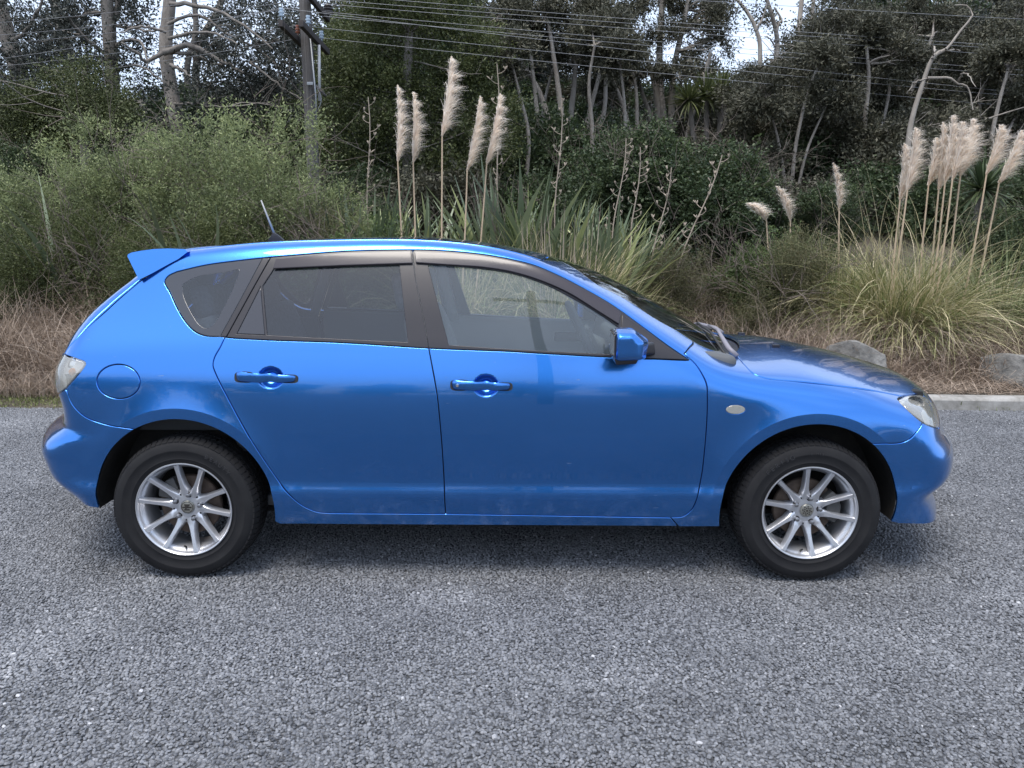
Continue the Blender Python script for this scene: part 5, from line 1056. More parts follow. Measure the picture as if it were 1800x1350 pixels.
panel('window_frame',RF,'side',M_TRIM,rear_door,off=-.003,holes=[rg,rx],gap=.001,hgap=0.,flange=.012)
panel('door_glass',rg,'side',M_TINT,rear_door,off=-.009,gap=-.004,flange=.003,h=.05)
panel('fixed_glass',rx,'side',M_FRIT,rear_door,off=-.005,gap=.0015,flange=.003,h=.05)
def cl(k,step=.015): return loop2d(TR[k]+[TR[k][0]],step)
fv=cat(crv(TR['fvisor'][:9],.015),crv(TR['fvisor'][9:],.015)); 
panel('rain_visor',fv,'side',M_VISOR,front_door,off=.010,gap=0,flange=.010,lip=.003)
panel('rain_visor',cl('rvisor'),'side',M_VISOR,rear_door,off=.010,gap=0,flange=.010,lip=.003)
panel('mirror_sail',cl('sail'),'side',M_TRIM,front_door,off=.003,gap=.001,flange=.008)
# ---- quarter window with its black border and pillar strip
ql=CV['quarterlow']
QG=cat(ql,seg(wt,ql[-1,0]+.01,TR['qfront'][0][0]),crv(TR['qfront']))
qc=cl('qclear')
qc=cat(crv(TR['qclear']+[TR['qclear'][0]],.015))
quarter_window=empty('quarter_window',parent=car)
panel('glass_border',QG,'side',M_FRIT,quarter_window,off=-.003,holes=[qc],gap=.0015,hgap=0,flange=.004)
panel('glass_pane',qc,'side',M_TINT,quarter_window,off=-.0035,gap=-.002,flange=.002,h=.05)
ST=cat(crv(TR['qfront']),rev(crv(TR['rframe'])))
panel('pillar_strip',ST,'side',M_TRIM,car,off=.002,gap=.001,flange=.01)
# ---- side body: rear quarter, roof rail and front pillar in one
hg=CV['hatchgap']; br=CV['bumpgap_r']; tl=CV['taillamp']; ws=CV['wsedge']
tl_back=tl[np.argmax(tl[:,0]):]    # from the front tip down to the lower corner
def ang(i,p):
    a=math.degrees(math.atan2(p[2]-ARCH[i][1],p[0]-ARCH[i][0])); return a+360 if a<-90 else a
a_br=ang(0,br[-1]); 
# point where the arch meets the sill front of the rear wheel
xr=-1.32; sill_rear=p3(-.955,.300)[0]
a_sr=ang(0,sill_rear)
rail_top=[]   # roof edge, y about .56
for x in np.linspace(.18,hg[0,0]-.005,44):
    rail_top.append((x,.575-.05*max(0,(-x-.6))**1.3-.02*max(0,x)))
rt=solve(np.array(rail_top),'top')
tlu=[TR['taillamp'][0],TR['taillamp'][1],TR['taillamp'][2],TR['taillamp'][3]]
pillar_end=TR['fendergap']
SB=cat(hg[::-1][:0] if False else hg,                # hatch gap top -> bottom
       tl[:np.argmax(tl[:,0])+1], tl_back[:-1][:0],
       )
ibr=np.argmin(np.linalg.norm(tl-br[0],axis=1)); itip=int(np.argmax(tl[:,0]))
sillb=solve(np.stack([np.linspace(-.925,.765,60),np.full(60,.238)],1),'side')
SB=cat(hg, tl[1:ibr+1], br[1:], arch(0,a_br,ang(0,p3(-.945,.252)[0]),60), sillb, loop2d([p3(.772,.238)[0],CV['sillgap'][-1]],.02), rev(CV['sillgap'])[1:])
# sill line joins at the rear door's lower corner
sb=CV['sillgap']; 
lowq=loop2d(np.array([arch(0,a_sr,a_sr,1)[0],p3(-.905,.302)[0]]),.02)
rdr=rev(rd); k0=0
SB=cat(SB,)
wq=cat(rev(ql))
side=cat(SB, rev(rd)[1:])
side=cat(side,[TR['belt'][-1]], ql[1:], seg(wt,ql[-1,0]+.008,9), rev(crv(pillar_end)), rev(ws[:np.argmin(np.linalg.norm(ws-np.array(pillar_end[0]),axis=1))+1]),rt)
fuel=[np.array(q) for q in TR['fuel']]; fa,fb=abs(fuel[1][0]-fuel[0][0]),abs(fuel[2][2]-fuel[0][2])
t=np.linspace(0,2*np.pi,56,endpoint=False); FU=np.stack([fuel[0][0]+fa*np.cos(t),fuel[0][2]+fb*np.sin(t)],1)
panel('side_body',side,'side',M_PAINT,car,holes=[FU],h=.015,arcs=True)
panel('fuel_flap',FU,'side',M_PAINT,car,mirror='near')
# ---- front fender
bf=CV['bumpgap_f']; hgp=CV['hoodgap']
cow=loop2d([ws[-1],TR['hoodgap'][0]],.02)
hl=crv(TR['headlow'],.01)
ibf=np.argmin(np.linalg.norm(hl-bf[0],axis=1))
ipe=np.argmin(np.linalg.norm(ws-np.array(pillar_end[0]),axis=1))
a_bf=ang(1,bf[-1]); foot=solve(np.array([[.945,.238],[.776,.236]]),'side')
FE=cat(ws[ipe:],cow[1:],hgp[1:],hl[1:ibf+1],bf[1:],arch(1,a_bf,ang(1,foot[0]),60),foot[1:],loop2d([foot[1],ff[0]],.02)[1:],ff[1:],crv(pillar_end)[::-1])
mk=[np.array(q) for q in TR['marker']]; MK=np.stack([mk[0][0]+.040*np.cos(t),mk[0][2]+.0195*np.sin(t)],1)
fender=panel('front_fender',FE,'side',M_PAINT,car,holes=[MK],hgap=0,h=.014,arcs=True)
panel('side_indicator',MK,'side',M_LENS,car,off=.004,gap=.0008,flange=.012,h=.01,lip=.003)
panel('indicator_base',MK,'side',M_REFL,car,off=-.004,gap=.0008,flange=.012,h=.01)
# ---- bumpers (wrapped round both corners)
def both(l):
    """loop given for one half, from centre line to centre line: mirror to the whole"""
    l=np.asarray(l,float); m=l[::-1].copy(); m[:,0]*=-1; return np.vstack([l,m])
def uv(l,mode): return to_param(np.asarray(l),mode)
rb_up=uv(br,'cylr'); tlu2=uv(tl[ibr:],'cylr')
lowz=.335
ah=uv(arch(0,a_br,ang(0,p3(-1.700,.300)[0]),26),'cylr')
bot=np.array([(u,.300+.035*(1-min(1,u/ah[-1,0]))**.8) for u in np.linspace(ah[-1,0],0.001,26)])
ctop=np.array([(u,z) for u,z in zip(np.linspace(tlu2[-1,0]-.02,.001,16),np.interp(np.linspace(tlu2[-1,0]-.02,.001,16),[0,.35,tlu2[-1,0]],[.70,.71,tlu2[-1,1]]))])
RB=both(np.vstack([ctop[::-1],tlu2[::-1],rb_up[1:],ah[1:],bot[1:]]))
panel('rear_bumper',RB,'cylr',M_PAINT,car,mirror='sym',h=.017,arcs=True)
fb_up=uv(bf,'cylf'); hl2=uv(hl[ibf:],'cylf')
ah=uv(arch(1,a_bf,ang(1,p3(1.690,.255)[0]),26),'cylf')
bot=np.array([(u,.248-.03*math.sin(min(1,u/.9)*math.pi/2)*(1 if u<.6 else max(0,(ah[-1,0]-u)/(ah[-1,0]-.6)))) for u in np.linspace(ah[-1,0],0.001,30)])
e=hl2[-1]; ctop=np.array([(u,np.interp(u,[0,e[0]-.15,e[0]],[.752,.725,e[1]])) for u in np.linspace(e[0]-.03,.001,16)])
FB=both(np.vstack([ctop[::-1],hl2[::-1],fb_up[1:],ah[1:],bot[1:]]))
INT=np.array([(.34*a,.375+.075*b) for a,b in [(-1,-.8),(-.6,-1),(0,-1),(.6,-1),(1,-.8),(.85,.9),(0,1),(-.85,.9)]])
panel('air_intake',loop2d(np.vstack([INT,INT[:1]]),.02),'cylf',M_DARK,car,mirror='sym',off=-.03,gap=-.01,h=.03)
GR=np.array([(-.42,.80),(-.44,.74),(-.40,.70),(0,.70),(.40,.70),(.44,.74),(.42,.80),(0,.80)])
panel('grille',loop2d(np.vstack([GR,GR[:1]]),.02),'cylf',M_TRIM,car,mirror='sym',off=-.022,gap=0,h=.03)
panel('front_bumper',FB,'cylf',M_PAINT,car,mirror='sym',holes=[loop2d(np.vstack([INT,INT[:1]]),.02)],h=.015,arcs=True)
# ---- lamps
def lamp(name,upper,lower,mode,lens,bowls,parentname):
    e=empty(parentname,parent=car); return e
hu=uv(crv(TR['headlamp'],.012),'cylf'); hlo=uv(hl,'cylf'); e=hlo[-1]
inner=np.array([(hu[-1,0]-.02,hu[-1,1]-.01),(e[0]-.16,.70),(e[0]-.10,.665)])
HL=np.vstack([hlo,inner[::-1],hu[::-1][:-1]])
headlamp_o=empty('headlamp',parent=car)
panel('headlamp_lens',HL,'cylf',M_LENS,headlamp_o,gap=.003,flange=.02,h=.014,off=.001)
M_LAMPIN=mat('lamp_housing_cream',(.74,.73,.66),.35,.35)
panel('headlamp_housing',HL,'cylf',M_LAMPIN,headlamp_o,gap=.006,flange=.02,h=.02,off=-.035)
tu=uv(tl,'cylr'); tin=np.array([(.42,.80),(.40,.90),(.44,.955)])
TL=np.vstack([tu,tin])
taillamp_o=empty('tail_lamp',parent=car)
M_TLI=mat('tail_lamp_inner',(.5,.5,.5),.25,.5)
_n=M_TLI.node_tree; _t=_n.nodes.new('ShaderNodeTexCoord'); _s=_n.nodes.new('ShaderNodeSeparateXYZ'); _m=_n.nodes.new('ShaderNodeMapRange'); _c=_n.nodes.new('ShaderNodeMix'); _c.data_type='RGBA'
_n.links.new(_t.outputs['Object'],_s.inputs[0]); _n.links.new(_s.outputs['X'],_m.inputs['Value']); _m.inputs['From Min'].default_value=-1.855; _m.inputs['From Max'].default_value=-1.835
_n.links.new(_m.outputs['Result'],_c.inputs[0]); _c.inputs[6].default_value=(.07,.05,.05,1); _c.inputs[7].default_value=(.72,.70,.69,1); _n.links.new(_c.outputs[2],_n.nodes['Principled BSDF'].inputs['Base Color'])  # rear end coloured dark to imitate a dark reflection in the lamp
for sd in (-1,1):
    m=MB(); m.lathe([(.0,.0),(.020,.004),(.034,.014),(.040,.030)],24,'y',(-1.775,-.772,.902))
    o=obj('lamp_bowl',m.mesh('lamp_bowl',M_REFL,True),taillamp_o); o.scale=(1,sd*-1,1)
    m=MB(); m.lathe([(.0,-.016),(.012,-.012),(.017,0),(.012,.012),(0,.016)],16,'y',(-1.778,-.778,.882))
    o=obj('amber_bulb',m.mesh('amber_bulb',mat('amber_glass',(.75,.28,.05),.2),True),taillamp_o); o.scale=(1,sd*-1,1)
    m=MB(); m.lathe([(.0,.03),(.022,.026),(.036,.012),(.044,-.012)],24,'y',(1.815,-.655,.735))
    o=obj('lamp_bowl',m.mesh('lamp_bowl',M_REFL,True),headlamp_o); o.scale=(1,sd*-1,1)
side_part=TL.copy()
panel('tail_lamp_lens',TL,'cylr',M_LENS,taillamp_o,gap=.003,flange=.02,h=.016,off=.001)
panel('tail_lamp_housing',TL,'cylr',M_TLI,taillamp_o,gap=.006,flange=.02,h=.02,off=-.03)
# ---- tailgate
hgt=hg[3:]; 
gt=uv(hgt,'rear'); tlr=uv(tl[:1],'rear'); 
low=np.array([(y,.71) for y in np.linspace(.60,.001,14)])
TG=both(np.vstack([[(.001,1.352)],[(y,1.350-.03*(y/.6)**2) for y in np.linspace(.02,.60,14)],gt[1:],[(.70,.945),(.66,.90),(.62,.80)],low]))
rw=[(.001,1.30),(.30,1.295),(.52,1.275),(.57,1.24),(.585,1.12),(.56,1.055),(.5,1.04),(.001,1.03)]
RW=both(loop2d(rw,.03))
tailgate=empty('tailgate',parent=car)
panel('tailgate_panel',TG,'rear',M_PAINT,tailgate,mirror='sym',holes=[RW],hgap=0,h=.025)
panel('rear_window',RW,'rear',M_TINT,tailgate,mirror='sym',off=-.004,gap=.001,flange=.004,h=.04)
# ---- spoiler
def spoiler():
    V=[];n=0; ys=np.concatenate([np.linspace(-1,-.8,9),np.linspace(-.78,.78,25),np.linspace(.8,1,9)])
    for s_ in ys:
        a=abs(s_); y=s_*.612; e_=float(sst(.66,.95,np.array(a)))
        xt=-1.700+.108*a*a; zt=1.3745-.002*a; xf=-1.345; zf=float(SP_C(xf))-.055*y*y+.003
        mid=lambda f:(xf+(xt-xf)*f,zf+(zt-zf)*f+.010*math.sin(math.pi*f))
        L=[(xt+.022,zt-.040),(xt+.09,zt-.040),(xt+.16,zt-.035),(-1.42,zt-.02)]         # thin blade in the middle
        E_=[(-1.530,1.262),(-1.478,1.289),(-1.420,1.323),(-1.372,1.350)]                # fin along the rear pillar
        B=[(p[0]*(1-e_)+q[0]*e_,p[1]*(1-e_)+q[1]*e_) for p,q in zip(L,E_)]
        P=[(xf,zf),mid(.3),mid(.55),mid(.78),mid(.93),(xt+.002,zt-.004),(xt,zt-.012),((xt*.5+B[0][0]*.5)-.004,zt*.5+B[0][1]*.5)]+B+[(xf+.01,zf-.012)]
        for x,z in P: V.append((x,y+math.copysign(1,s_)*e_*max(0,1.372-z)*.42,z))
        n=len(P)
    F=[(i*n+k,i*n+(k+1)%n,(i+1)*n+(k+1)%n,(i+1)*n+k) for i in range(len(ys)-1) for k in range(n)]
    mb=MB(); mb.add(V,F+[tuple(range(n)),tuple(range((len(ys)-1)*n,len(ys)*n))[::-1]])
    return mb.mesh('roof_spoiler',M_PAINT,True,autos=42)
spo=obj('roof_spoiler',spoiler(),car)
# ---- roof, windscreen, cowl, bonnet
rt2=rt[:, :2]                                       # (x,y) from front to rear
xf=rt2[0,0]; 
front_edge=[(xf+.055*(1-(y/rt2[0,1])**2)+.0,y) for y in np.linspace(0.001,rt2[0,1],16)]
back_edge=[(rt2[-1,0]+.0,y) for y in np.linspace(rt2[-1,1],.001,14)]
def bothy(l):
    l=np.asarray(l,float); m=l[::-1].copy(); m[:,1]*=-1; return np.vstack([l,m])
panel('roof_panel',bothy(np.vstack([front_edge,rt2[1:],back_edge[1:]])),'top',M_PAINT,car,mirror='sym',h=.035,gap=.0012)
wx=ws[:,:2]; wb=wx[-1]
wlow=[(wb[0]+.13*(1-(y/wb[1])**2),y) for y in np.linspace(wb[1],.001,20)]
wtop=[(xf+.055*(1-(y/rt2[0,1])**2)+.004,y) for y in np.linspace(0.001,rt2[0,1]-.004,16)]
W=bothy(np.vstack([wtop,loop2d([wtop[-1],wx[0]],.03)[1:],wx[1:],wlow[1:]]))
def clean_w(W): return W
panel('windscreen',W,'top',M_WSCREEN,car,mirror='sym',off=-.004,h=.035,gap=.003,flange=.006)
hp=hgp[:,:2]
hb0=hp[0]; hback=[(hb0[0]+.005+.135*(1-(y/hb0[1])**2),y) for y in np.linspace(0.001,hb0[1],20)]
hu3=crv(TR['headlamp'],.012)[:,:2]
tipf=np.array([(x,y) for x,y in [(2.088,.30),(2.108,.18),(2.115,.001)]])
hu3=np.array([q for q in hu3 if q[0]>hp[-1,0]+.012 and q[1]>.335])
HO=bothy(np.vstack([hback,hp[1:],hu3,loop2d(tipf,.03)]))
panel('bonnet',HO,'top',M_PAINT,car,mirror='sym',h=.022)
cw=[(wb[0]+.13*(1-(y/wb[1])**2)+.0,y) for y in np.linspace(0.001,wb[1]-.002,20)]
cb=[(hb0[0]+.03+.135*(1-(y/hb0[1])**2),y) for y in np.linspace(hb0[1],.001,20)]
panel('cowl_panel',bothy(np.vstack([cw,cb])),'top',M_TRIM,car,mirror='sym',off=-.022,gap=-.012,h=.03)
# wipers
def on(x,y,off): return tuple(solve(np.array([[x,y]]),'top',off)[0])
for (p0,p1,b0,b1) in (((1.02,-.60),(1.06,-.05),(.985,-.66),(1.02,.02)),((1.13,.05),(1.07,.55),(1.09,.0),(1.02,.62))):
    wp=empty('wiper',parent=car)
    a=MB().tube([on(p0[0]+.03,p0[1],.004),on(p0[0]+.0,p0[1]+.03,.022),on(*(np.array(p0)*.45+np.array(p1)*.55),.034),on(*p1,.024)],[.014,.012,.008,.005],8)
    obj('wiper_arm',a.mesh('wiper_arm',mat('grey_wiper',(.22,.21,.24),.45),True),wp)
    a=MB().tube([on(*b0,.010),on(*(np.array(b0)*.5+np.array(b1)*.5),.012),on(*b1,.010)],.006,6); obj('wiper_blade',a.mesh('wiper_blade',M_RUBBER,True),wp)
# ---- aerial
ab=solve(np.array([[-1.13,-.02]]),'top')[0]
aer=empty('aerial',parent=car)
m=MB().prism([(ab[0]-.055,ab[2]-.002),(ab[0]+.045,ab[2]-.002),(ab[0]+.005,ab[2]+.035),(ab[0]-.012,ab[2]+.045),(ab[0]-.022,ab[2]+.042)],-.014,.014,'xz'); obj('aerial_base',m.mesh('aerial_base',M_TRIM,bevel=.004),aer)
m=MB().tube([(ab[0]-.016,0,ab[2]+.04),(ab[0]-.045,0,ab[2]+.12),(ab[0]-.075,0,ab[2]+.205)],[.0055,.0045,.0035],8); obj('aerial_mast',m.mesh('aerial_mast',mat('mast_grey',(.35,.35,.36),.4),True),aer)
# ---- inner shell: what the gaps, arches and openings show
def strip_x(mode_pts,off): return solve(mode_pts,'side',off)
a0=180; 
shell=cat(arch(0,178,2,60,.012)[:,:],arch(1,178,2,60,.012))
xs0,xs1=-1.86,1.86
zb=lambda x:np.interp(x,[-1.9,-.9,0,.8,1.0,1.9],[.86,1.0,.955,.93,.87,.72])
upx=np.linspace(xs1,xs0,70); up=solve(np.stack([upx,zb(upx)],1),'side')
SH=np.vstack([uv(loop2d([p3(xs0,.62)[0],p3(-1.712,.42)[0]],.03),'side'),uv(arch(0,178,2,50,.012),'side'),[(x,.27) for x in np.linspace(-.9,.9,30)],uv(arch(1,178,2,50,.012),'side'),uv(loop2d([p3(1.712,.42)[0],p3(xs1,.56)[0]],.03),'side'),uv(up,'side')])
panel('inner_panel',SH,'side',M_DARK,car,off=-.026,gap=0,flange=.002,h=.06)
# bumper backing and floor
m=MB()
m.box((0,0,.245),(3.2,1.30,.03)); m.box((-1.5,0,.50),(.75,1.08,.5)); m.box((1.45,0,.52),(.95,1.08,.52)); m.box((0,0,.25),(1.55,1.58,.04))
obj('underbody',m.mesh('underbody',M_DARK,bevel=.02),car)
for i in (0,1):
    for s in (-1,1):
        cx,cz,r=ARCH[i]; m=MB(); V=[];Fc=[]; n=36
        ya,yb=.862,.56; prof=[(r+.004,ya),(r+.010,ya-.03),(r+.012,yb)]
        for k in range(n+1):
            q=math.radians(184-193*k/n)
            yl=float(side_w(np.array([cx+r*math.cos(q)]),np.array([max(.25,cz+r*math.sin(q))]))[0])-.016
            for rr,y in ((r+.003,yl),(r+.010,yl-.03),(r+.012,yb)): V.append((cx+rr*math.cos(q),s*y,cz+rr*math.sin(q)))
            V.append((cx,s*yb,cz))
        for k in range(n):
            for j in range(3): Fc.append((k*4+j,k*4+j+1,(k+1)*4+j+1,(k+1)*4+j))
        m.add(V,Fc); obj('wheel_liner',m.mesh('wheel_liner',M_LINER,True,autos=60),car)
# muffler tip end etc.

# ---------------------------------------------------------------- wheels
M_TYRE=mat('tyre_rubber',(.012,.012,.014),.75,spec=.3); noise_col(M_TYRE,[(.25,(.009,.009,.011)),(.75,(.020,.020,.021))],9,8,bump=.15,dist=.002)
M_ALLOY=mat('silver_alloy',(.63,.64,.67),.32,.78,.4,.1)
M_LUG=mat('steel_lug',(.30,.30,.31),.35,.9); M_ROTOR=mat('brake_rotor',(.10,.075,.06),.6,.5); noise_col(M_ROTOR,[(.3,(.07,.05,.042)),(.7,(.16,.12,.09))],20,5)
M_CAP=mat('centre_cap_metal',(.42,.41,.36),.35,.8)
RT=.318
def wheel(cx,side,emblem):
    """built with its axle along y, outer face towards -y; side -1 near, 1 far"""
    W=empty('wheel',(cx,.765*side,.3085),0 if side<0 else math.pi,parent=car); W.scale=(.974,1,.974)
    # tyre body
    m=MB(); prof=[(.200,-.070),(.205,-.082),(.214,-.087),(.225,-.092),(.228,-.0935),(.231,-.092),(.250,-.0965),(.262,-.0985),(.264,-.0995),(.268,-.0985),(.285,-.0955),(.297,-.089),(.304,-.082),(.309,-.073),(.3115,-.06),(.3135,-.03),(.314,0),(.3135,.03),(.3115,.06),(.309,.073),(.297,.089),(.27,.098),(.23,.094),(.205,.082),(.200,.07)]
    m.lathe(prof,96); tyre=obj('tyre',m.mesh('tyre',M_TYRE,True,autos=50),W)
    # tread blocks: shoulder lugs and ribs (real relief, one mesh)
    m=MB(); n=74
    for k in range(n):
        q=2*math.pi*k/n; w_=2*math.pi/n*.38
        for (ya,yb,ra,rb,sk) in ((-.088,-.056,.3045,.3175,.0),(.056,.088,.3175,.3045,0.),(-.050,-.022,.3175,.318,.02),(.022,.050,.318,.3175,-.02),(-.016,.016,.318,.318,.0)):
            P=[]
            for y,r,dq in ((ya,ra,sk),(yb,rb,-sk)):
                for sgn in (-1,1):
                    for rr in (r-.012,r): P.append((rr*math.cos(q+sgn*w_+dq),y,rr*math.sin(q+sgn*w_+dq)))
            m.add(P,[(0,2,3,1),(4,5,7,6),(1,3,7,5),(0,1,5,4),(2,6,7,3)])
    tb=obj('tread_blocks',m.mesh('tread_blocks',M_TYRE),W); tb['kind']='stuff'
    # raised sidewall lettering
    def arc_text(txt,r,mid,size):
        cu=bpy.data.curves.new('sidewall_lettering','FONT'); m2=MB(); vs=[];fs=[]
        adv=0; tot=len(txt)*size*.86
        ob=[]
        for i,ch in enumerate(txt):
            if ch==' ': continue
            c=bpy.data.curves.new('glyph','FONT'); c.body=ch; c.size=size; c.extrude=.0008; c.align_x='CENTER'
            t_=bpy.data.objects.new('glyph',c); me=bpy.data.meshes.new_from_object(t_); bpy.data.objects.remove(t_)
            a=mid-((i+.5)/len(txt)-.5)*tot/r
            for v in me.vertices:
                aa=a-v.co.x/r; rr=r-size*.35+v.co.y; v0=(rr*math.cos(aa),-.0990+.0010*abs(v.co.y)-v.co.z*1.0,rr*math.sin(aa)); vs.append(v0)
            b=len(vs)-len(me.vertices); fs+=[tuple(b+i for i in p.vertices) for p in me.polygons]; bpy.data.meshes.remove(me)
        m2.add(vs,fs); return m2
    mm=bpy.data.materials.new('sidewall_letter_rubber') if 'sidewall_letter_rubber' not in bpy.data.materials else bpy.data.materials['sidewall_letter_rubber']
    mm.use_nodes=True; mm.node_tree.nodes['Principled BSDF'].inputs['Base Color'].default_value=(.034,.034,.037,1); mm.node_tree.nodes['Principled BSDF'].inputs['Roughness'].default_value=.5
    if side<0:
        if emblem=='rear':
            for tx,mid,sz in (('BEAUTY',52,.026),):
                me=arc_text(tx,.266,math.radians(mid),sz).mesh('sidewall_lettering',mm); obj('sidewall_lettering',me,W)
        else:
            for tx,mid,sz in (('CINTURATO',124,.028),('E M12',88,.014)):
                me=arc_text(tx if tx!='CINTURATO' else 'FERISO',.268,math.radians(mid),sz).mesh('sidewall_lettering',mm); obj('sidewall_lettering',me,W)
    # rim barrel
    m=MB(); m.lathe([(.203,-.079),(.2075,-.083),(.2095,-.0885),(.2085,-.0915),(.2055,-.092),(.2015,-.089),(.1985,-.078),(.1955,-.070),(.192,-.066),(.1885,-.060),(.180,-.045),(.178,.0),(.180,.05),(.196,.07),(.203,.08),(.200,.082),(.19,.074),(.174,.05),(.172,0),(.174,-.040),(.181,-.060)][:13],96)
    rim=obj('rim',None if False else m.mesh('rim',M_ALLOY,True,autos=40),W)
    # spokes: ten, in five pairs, flowing into the hub
    m=MB()
    for j in range(5):
        base=math.radians(81+72*j+ (0 if emblem=='rear' else -2))
        for s in (-1,1):
            a_h=base+s*math.radians(17.6); a_r=base+s*math.radians(16.0)
            V=[];st=[(.050,.0205,-.050,.030),(.066,.0175,-.054,.034),(.082,.0142,-.058,.034),(.105,.0106,-.064,.032),(.140,.0094,-.073,.030),(.172,.0094,-.081,.028),(.1985,.0112,-.087,.020)]
            for (r,hw,y,dp) in st:
                f=(r-.05)/(.1985-.05); a=a_h*(1-f)+a_r*f
                u=Vector((math.cos(a),0,math.sin(a))); v=Vector((-math.sin(a),0,math.cos(a)))
                c=u*r
                for (dv,dy) in ((-1,dp),(-1,.004),(-.72,0),(.72,0),(1,.004),(1,dp)):
                    wv=hw*(1.35 if dy==dp else 1)
                    V.append((c.x+v.x*dv*wv,y+dy,c.z+v.z*dv*wv))
            Fc=[]
            for i in range(len(st)-1):
                for k in range(5): Fc.append((i*6+k,i*6+k+1,(i+1)*6+k+1,(i+1)*6+k))
            Fc.append((5,4,3,2,1,0)); Fc.append(tuple(range((len(st)-1)*6,len(st)*6)))
            m.add(V,Fc)
        # webs joining neighbouring spokes near the hub
    sp=obj('spokes',m.mesh('spokes',M_ALLOY,True,autos=38),W)
    m=MB(); m.lathe([(.0,-.0465),(.030,-.0465),(.032,-.050),(.046,-.0500),(.060,-.0485),(.070,-.046),(.0745,-.040),(.076,-.02),(.076,.0)],80); 
    hb=obj('hub',m.mesh('hub',M_ALLOY,True,autos=35),W)
    for j in range(5):
        a=math.radians(81+36+72*j); m=MB()
        m.lathe([(0,-.0508),(.0042,-.0508),(.0042,-.045)],12,c=(.061*math.cos(a),0,.061*math.sin(a)))
        obj('hub_recess',m.mesh('hub_recess',M_DARK),W)
    for j in range(5):
        a=math.radians(81+72*j+(0 if emblem=='rear' else -2)); c=(.0565*math.cos(a),0,.0565*math.sin(a))
        m=MB(); m.lathe([(.0135,-.046),(.0135,-.0505),(.0125,-.0512)],20,c=c); m.lathe([(.0,-.0505),(.0128,-.0505)],20,c=c); obj('lug_seat',m.mesh('lug_seat',M_DARK),W)
        m=MB(); m.lathe([(.0,-.0685),(.004,-.0685),(.0082,-.0665),(.0092,-.062),(.0092,-.045)],6 if False else 18,c=c); obj('lug_nut',m.mesh('lug_nut',M_LUG,True,autos=50),W)
    m=MB(); m.lathe([(0,-.0565),(.022,-.0562),(.0265,-.055),(.028,-.052),(.028,-.045)],40); cap=obj('centre_cap',m.mesh('centre_cap',M_CAP,True,autos=40),W)
    m=MB()
    if emblem=='rear':
        y0,y1=-.0585,-.055
        m.prism([(-.012,.014),(.013,.014),(.013,.010),(-.002,-.004),(-.008,-.004)][:5],y1,y0); m.prism([(-.013,-.014),(.012,-.014),(.009,-.008),(-.004,-.008),(.006,.004),(.001,.004),(-.013,-.010)],y1,y0)
        m.box((0,-.0588,0),(.040,.001,.0065)); m.lathe([(.0235,-.0575),(.0255,-.0575),(.0255,-.054),(.0235,-.054)],40,close=True)
    else:
        for k in range(16):
            a=k*2*math.pi/16+.2; r=.019 if k%2 else .012; m.box((r*math.cos(a),-.057,r*math.sin(a)),(.0055,.002,.0055),Matrix.Rotation(-a,3,'Y'))
        m.box((0,-.057,0),(.008,.002,.008)); 
    obj('cap_emblem',m.mesh('cap_emblem',mat('emblem_dark',(.05,.045,.04),.4,.3) if 'emblem_dark' not in bpy.data.materials else bpy.data.materials['emblem_dark']),W)
    m=MB(); m.lathe([(0,-.015),(.130,-.015),(.134,-.010),(.134,.006),(.0,.006)],64); m.lathe([(.0,-.030),(.075,-.030),(.078,-.012)],48); obj('brake_disc',m.mesh('brake_disc',M_ROTOR,True,autos=35),W)
    m=MB()
    if emblem=='front':
        for a0 in (8,): 
            pl=[(r*math.cos(math.radians(a)),r*math.sin(math.radians(a))) for r,a in ((.088,-22),(.140,-24),(.150,-10),(.152,8),(.148,26),(.140,38),(.088,36),(.092,8))]
            m.prism(pl,-.048,.03)
    else:
        pl=[(r*math.cos(math.radians(a)),r*math.sin(math.radians(a))) for r,a in ((.088,120),(.140,116),(.148,130),(.148,150),(.138,162),(.088,158))]
        m.prism(pl,-.035,.03)
    obj('brake_caliper',m.mesh('brake_caliper',mat('caliper_grey',(.08,.078,.075),.6,.2) if 'caliper_grey' not in bpy.data.materials else bpy.data.materials['caliper_grey'],bevel=.004),W)
    m=MB(); a=math.radians(-95); m.tube([(.185*math.cos(a),-.055,.185*math.sin(a)),(.172*math.cos(a),-.072,.172*math.sin(a))],.0045,8); obj('valve_stem',m.mesh('valve_stem',M_RUBBER,True),W)
    return W
for cx,em in ((-1.32,'rear'),(1.32,'front')):
    for s in (-1,1): wheel(cx,s,em)

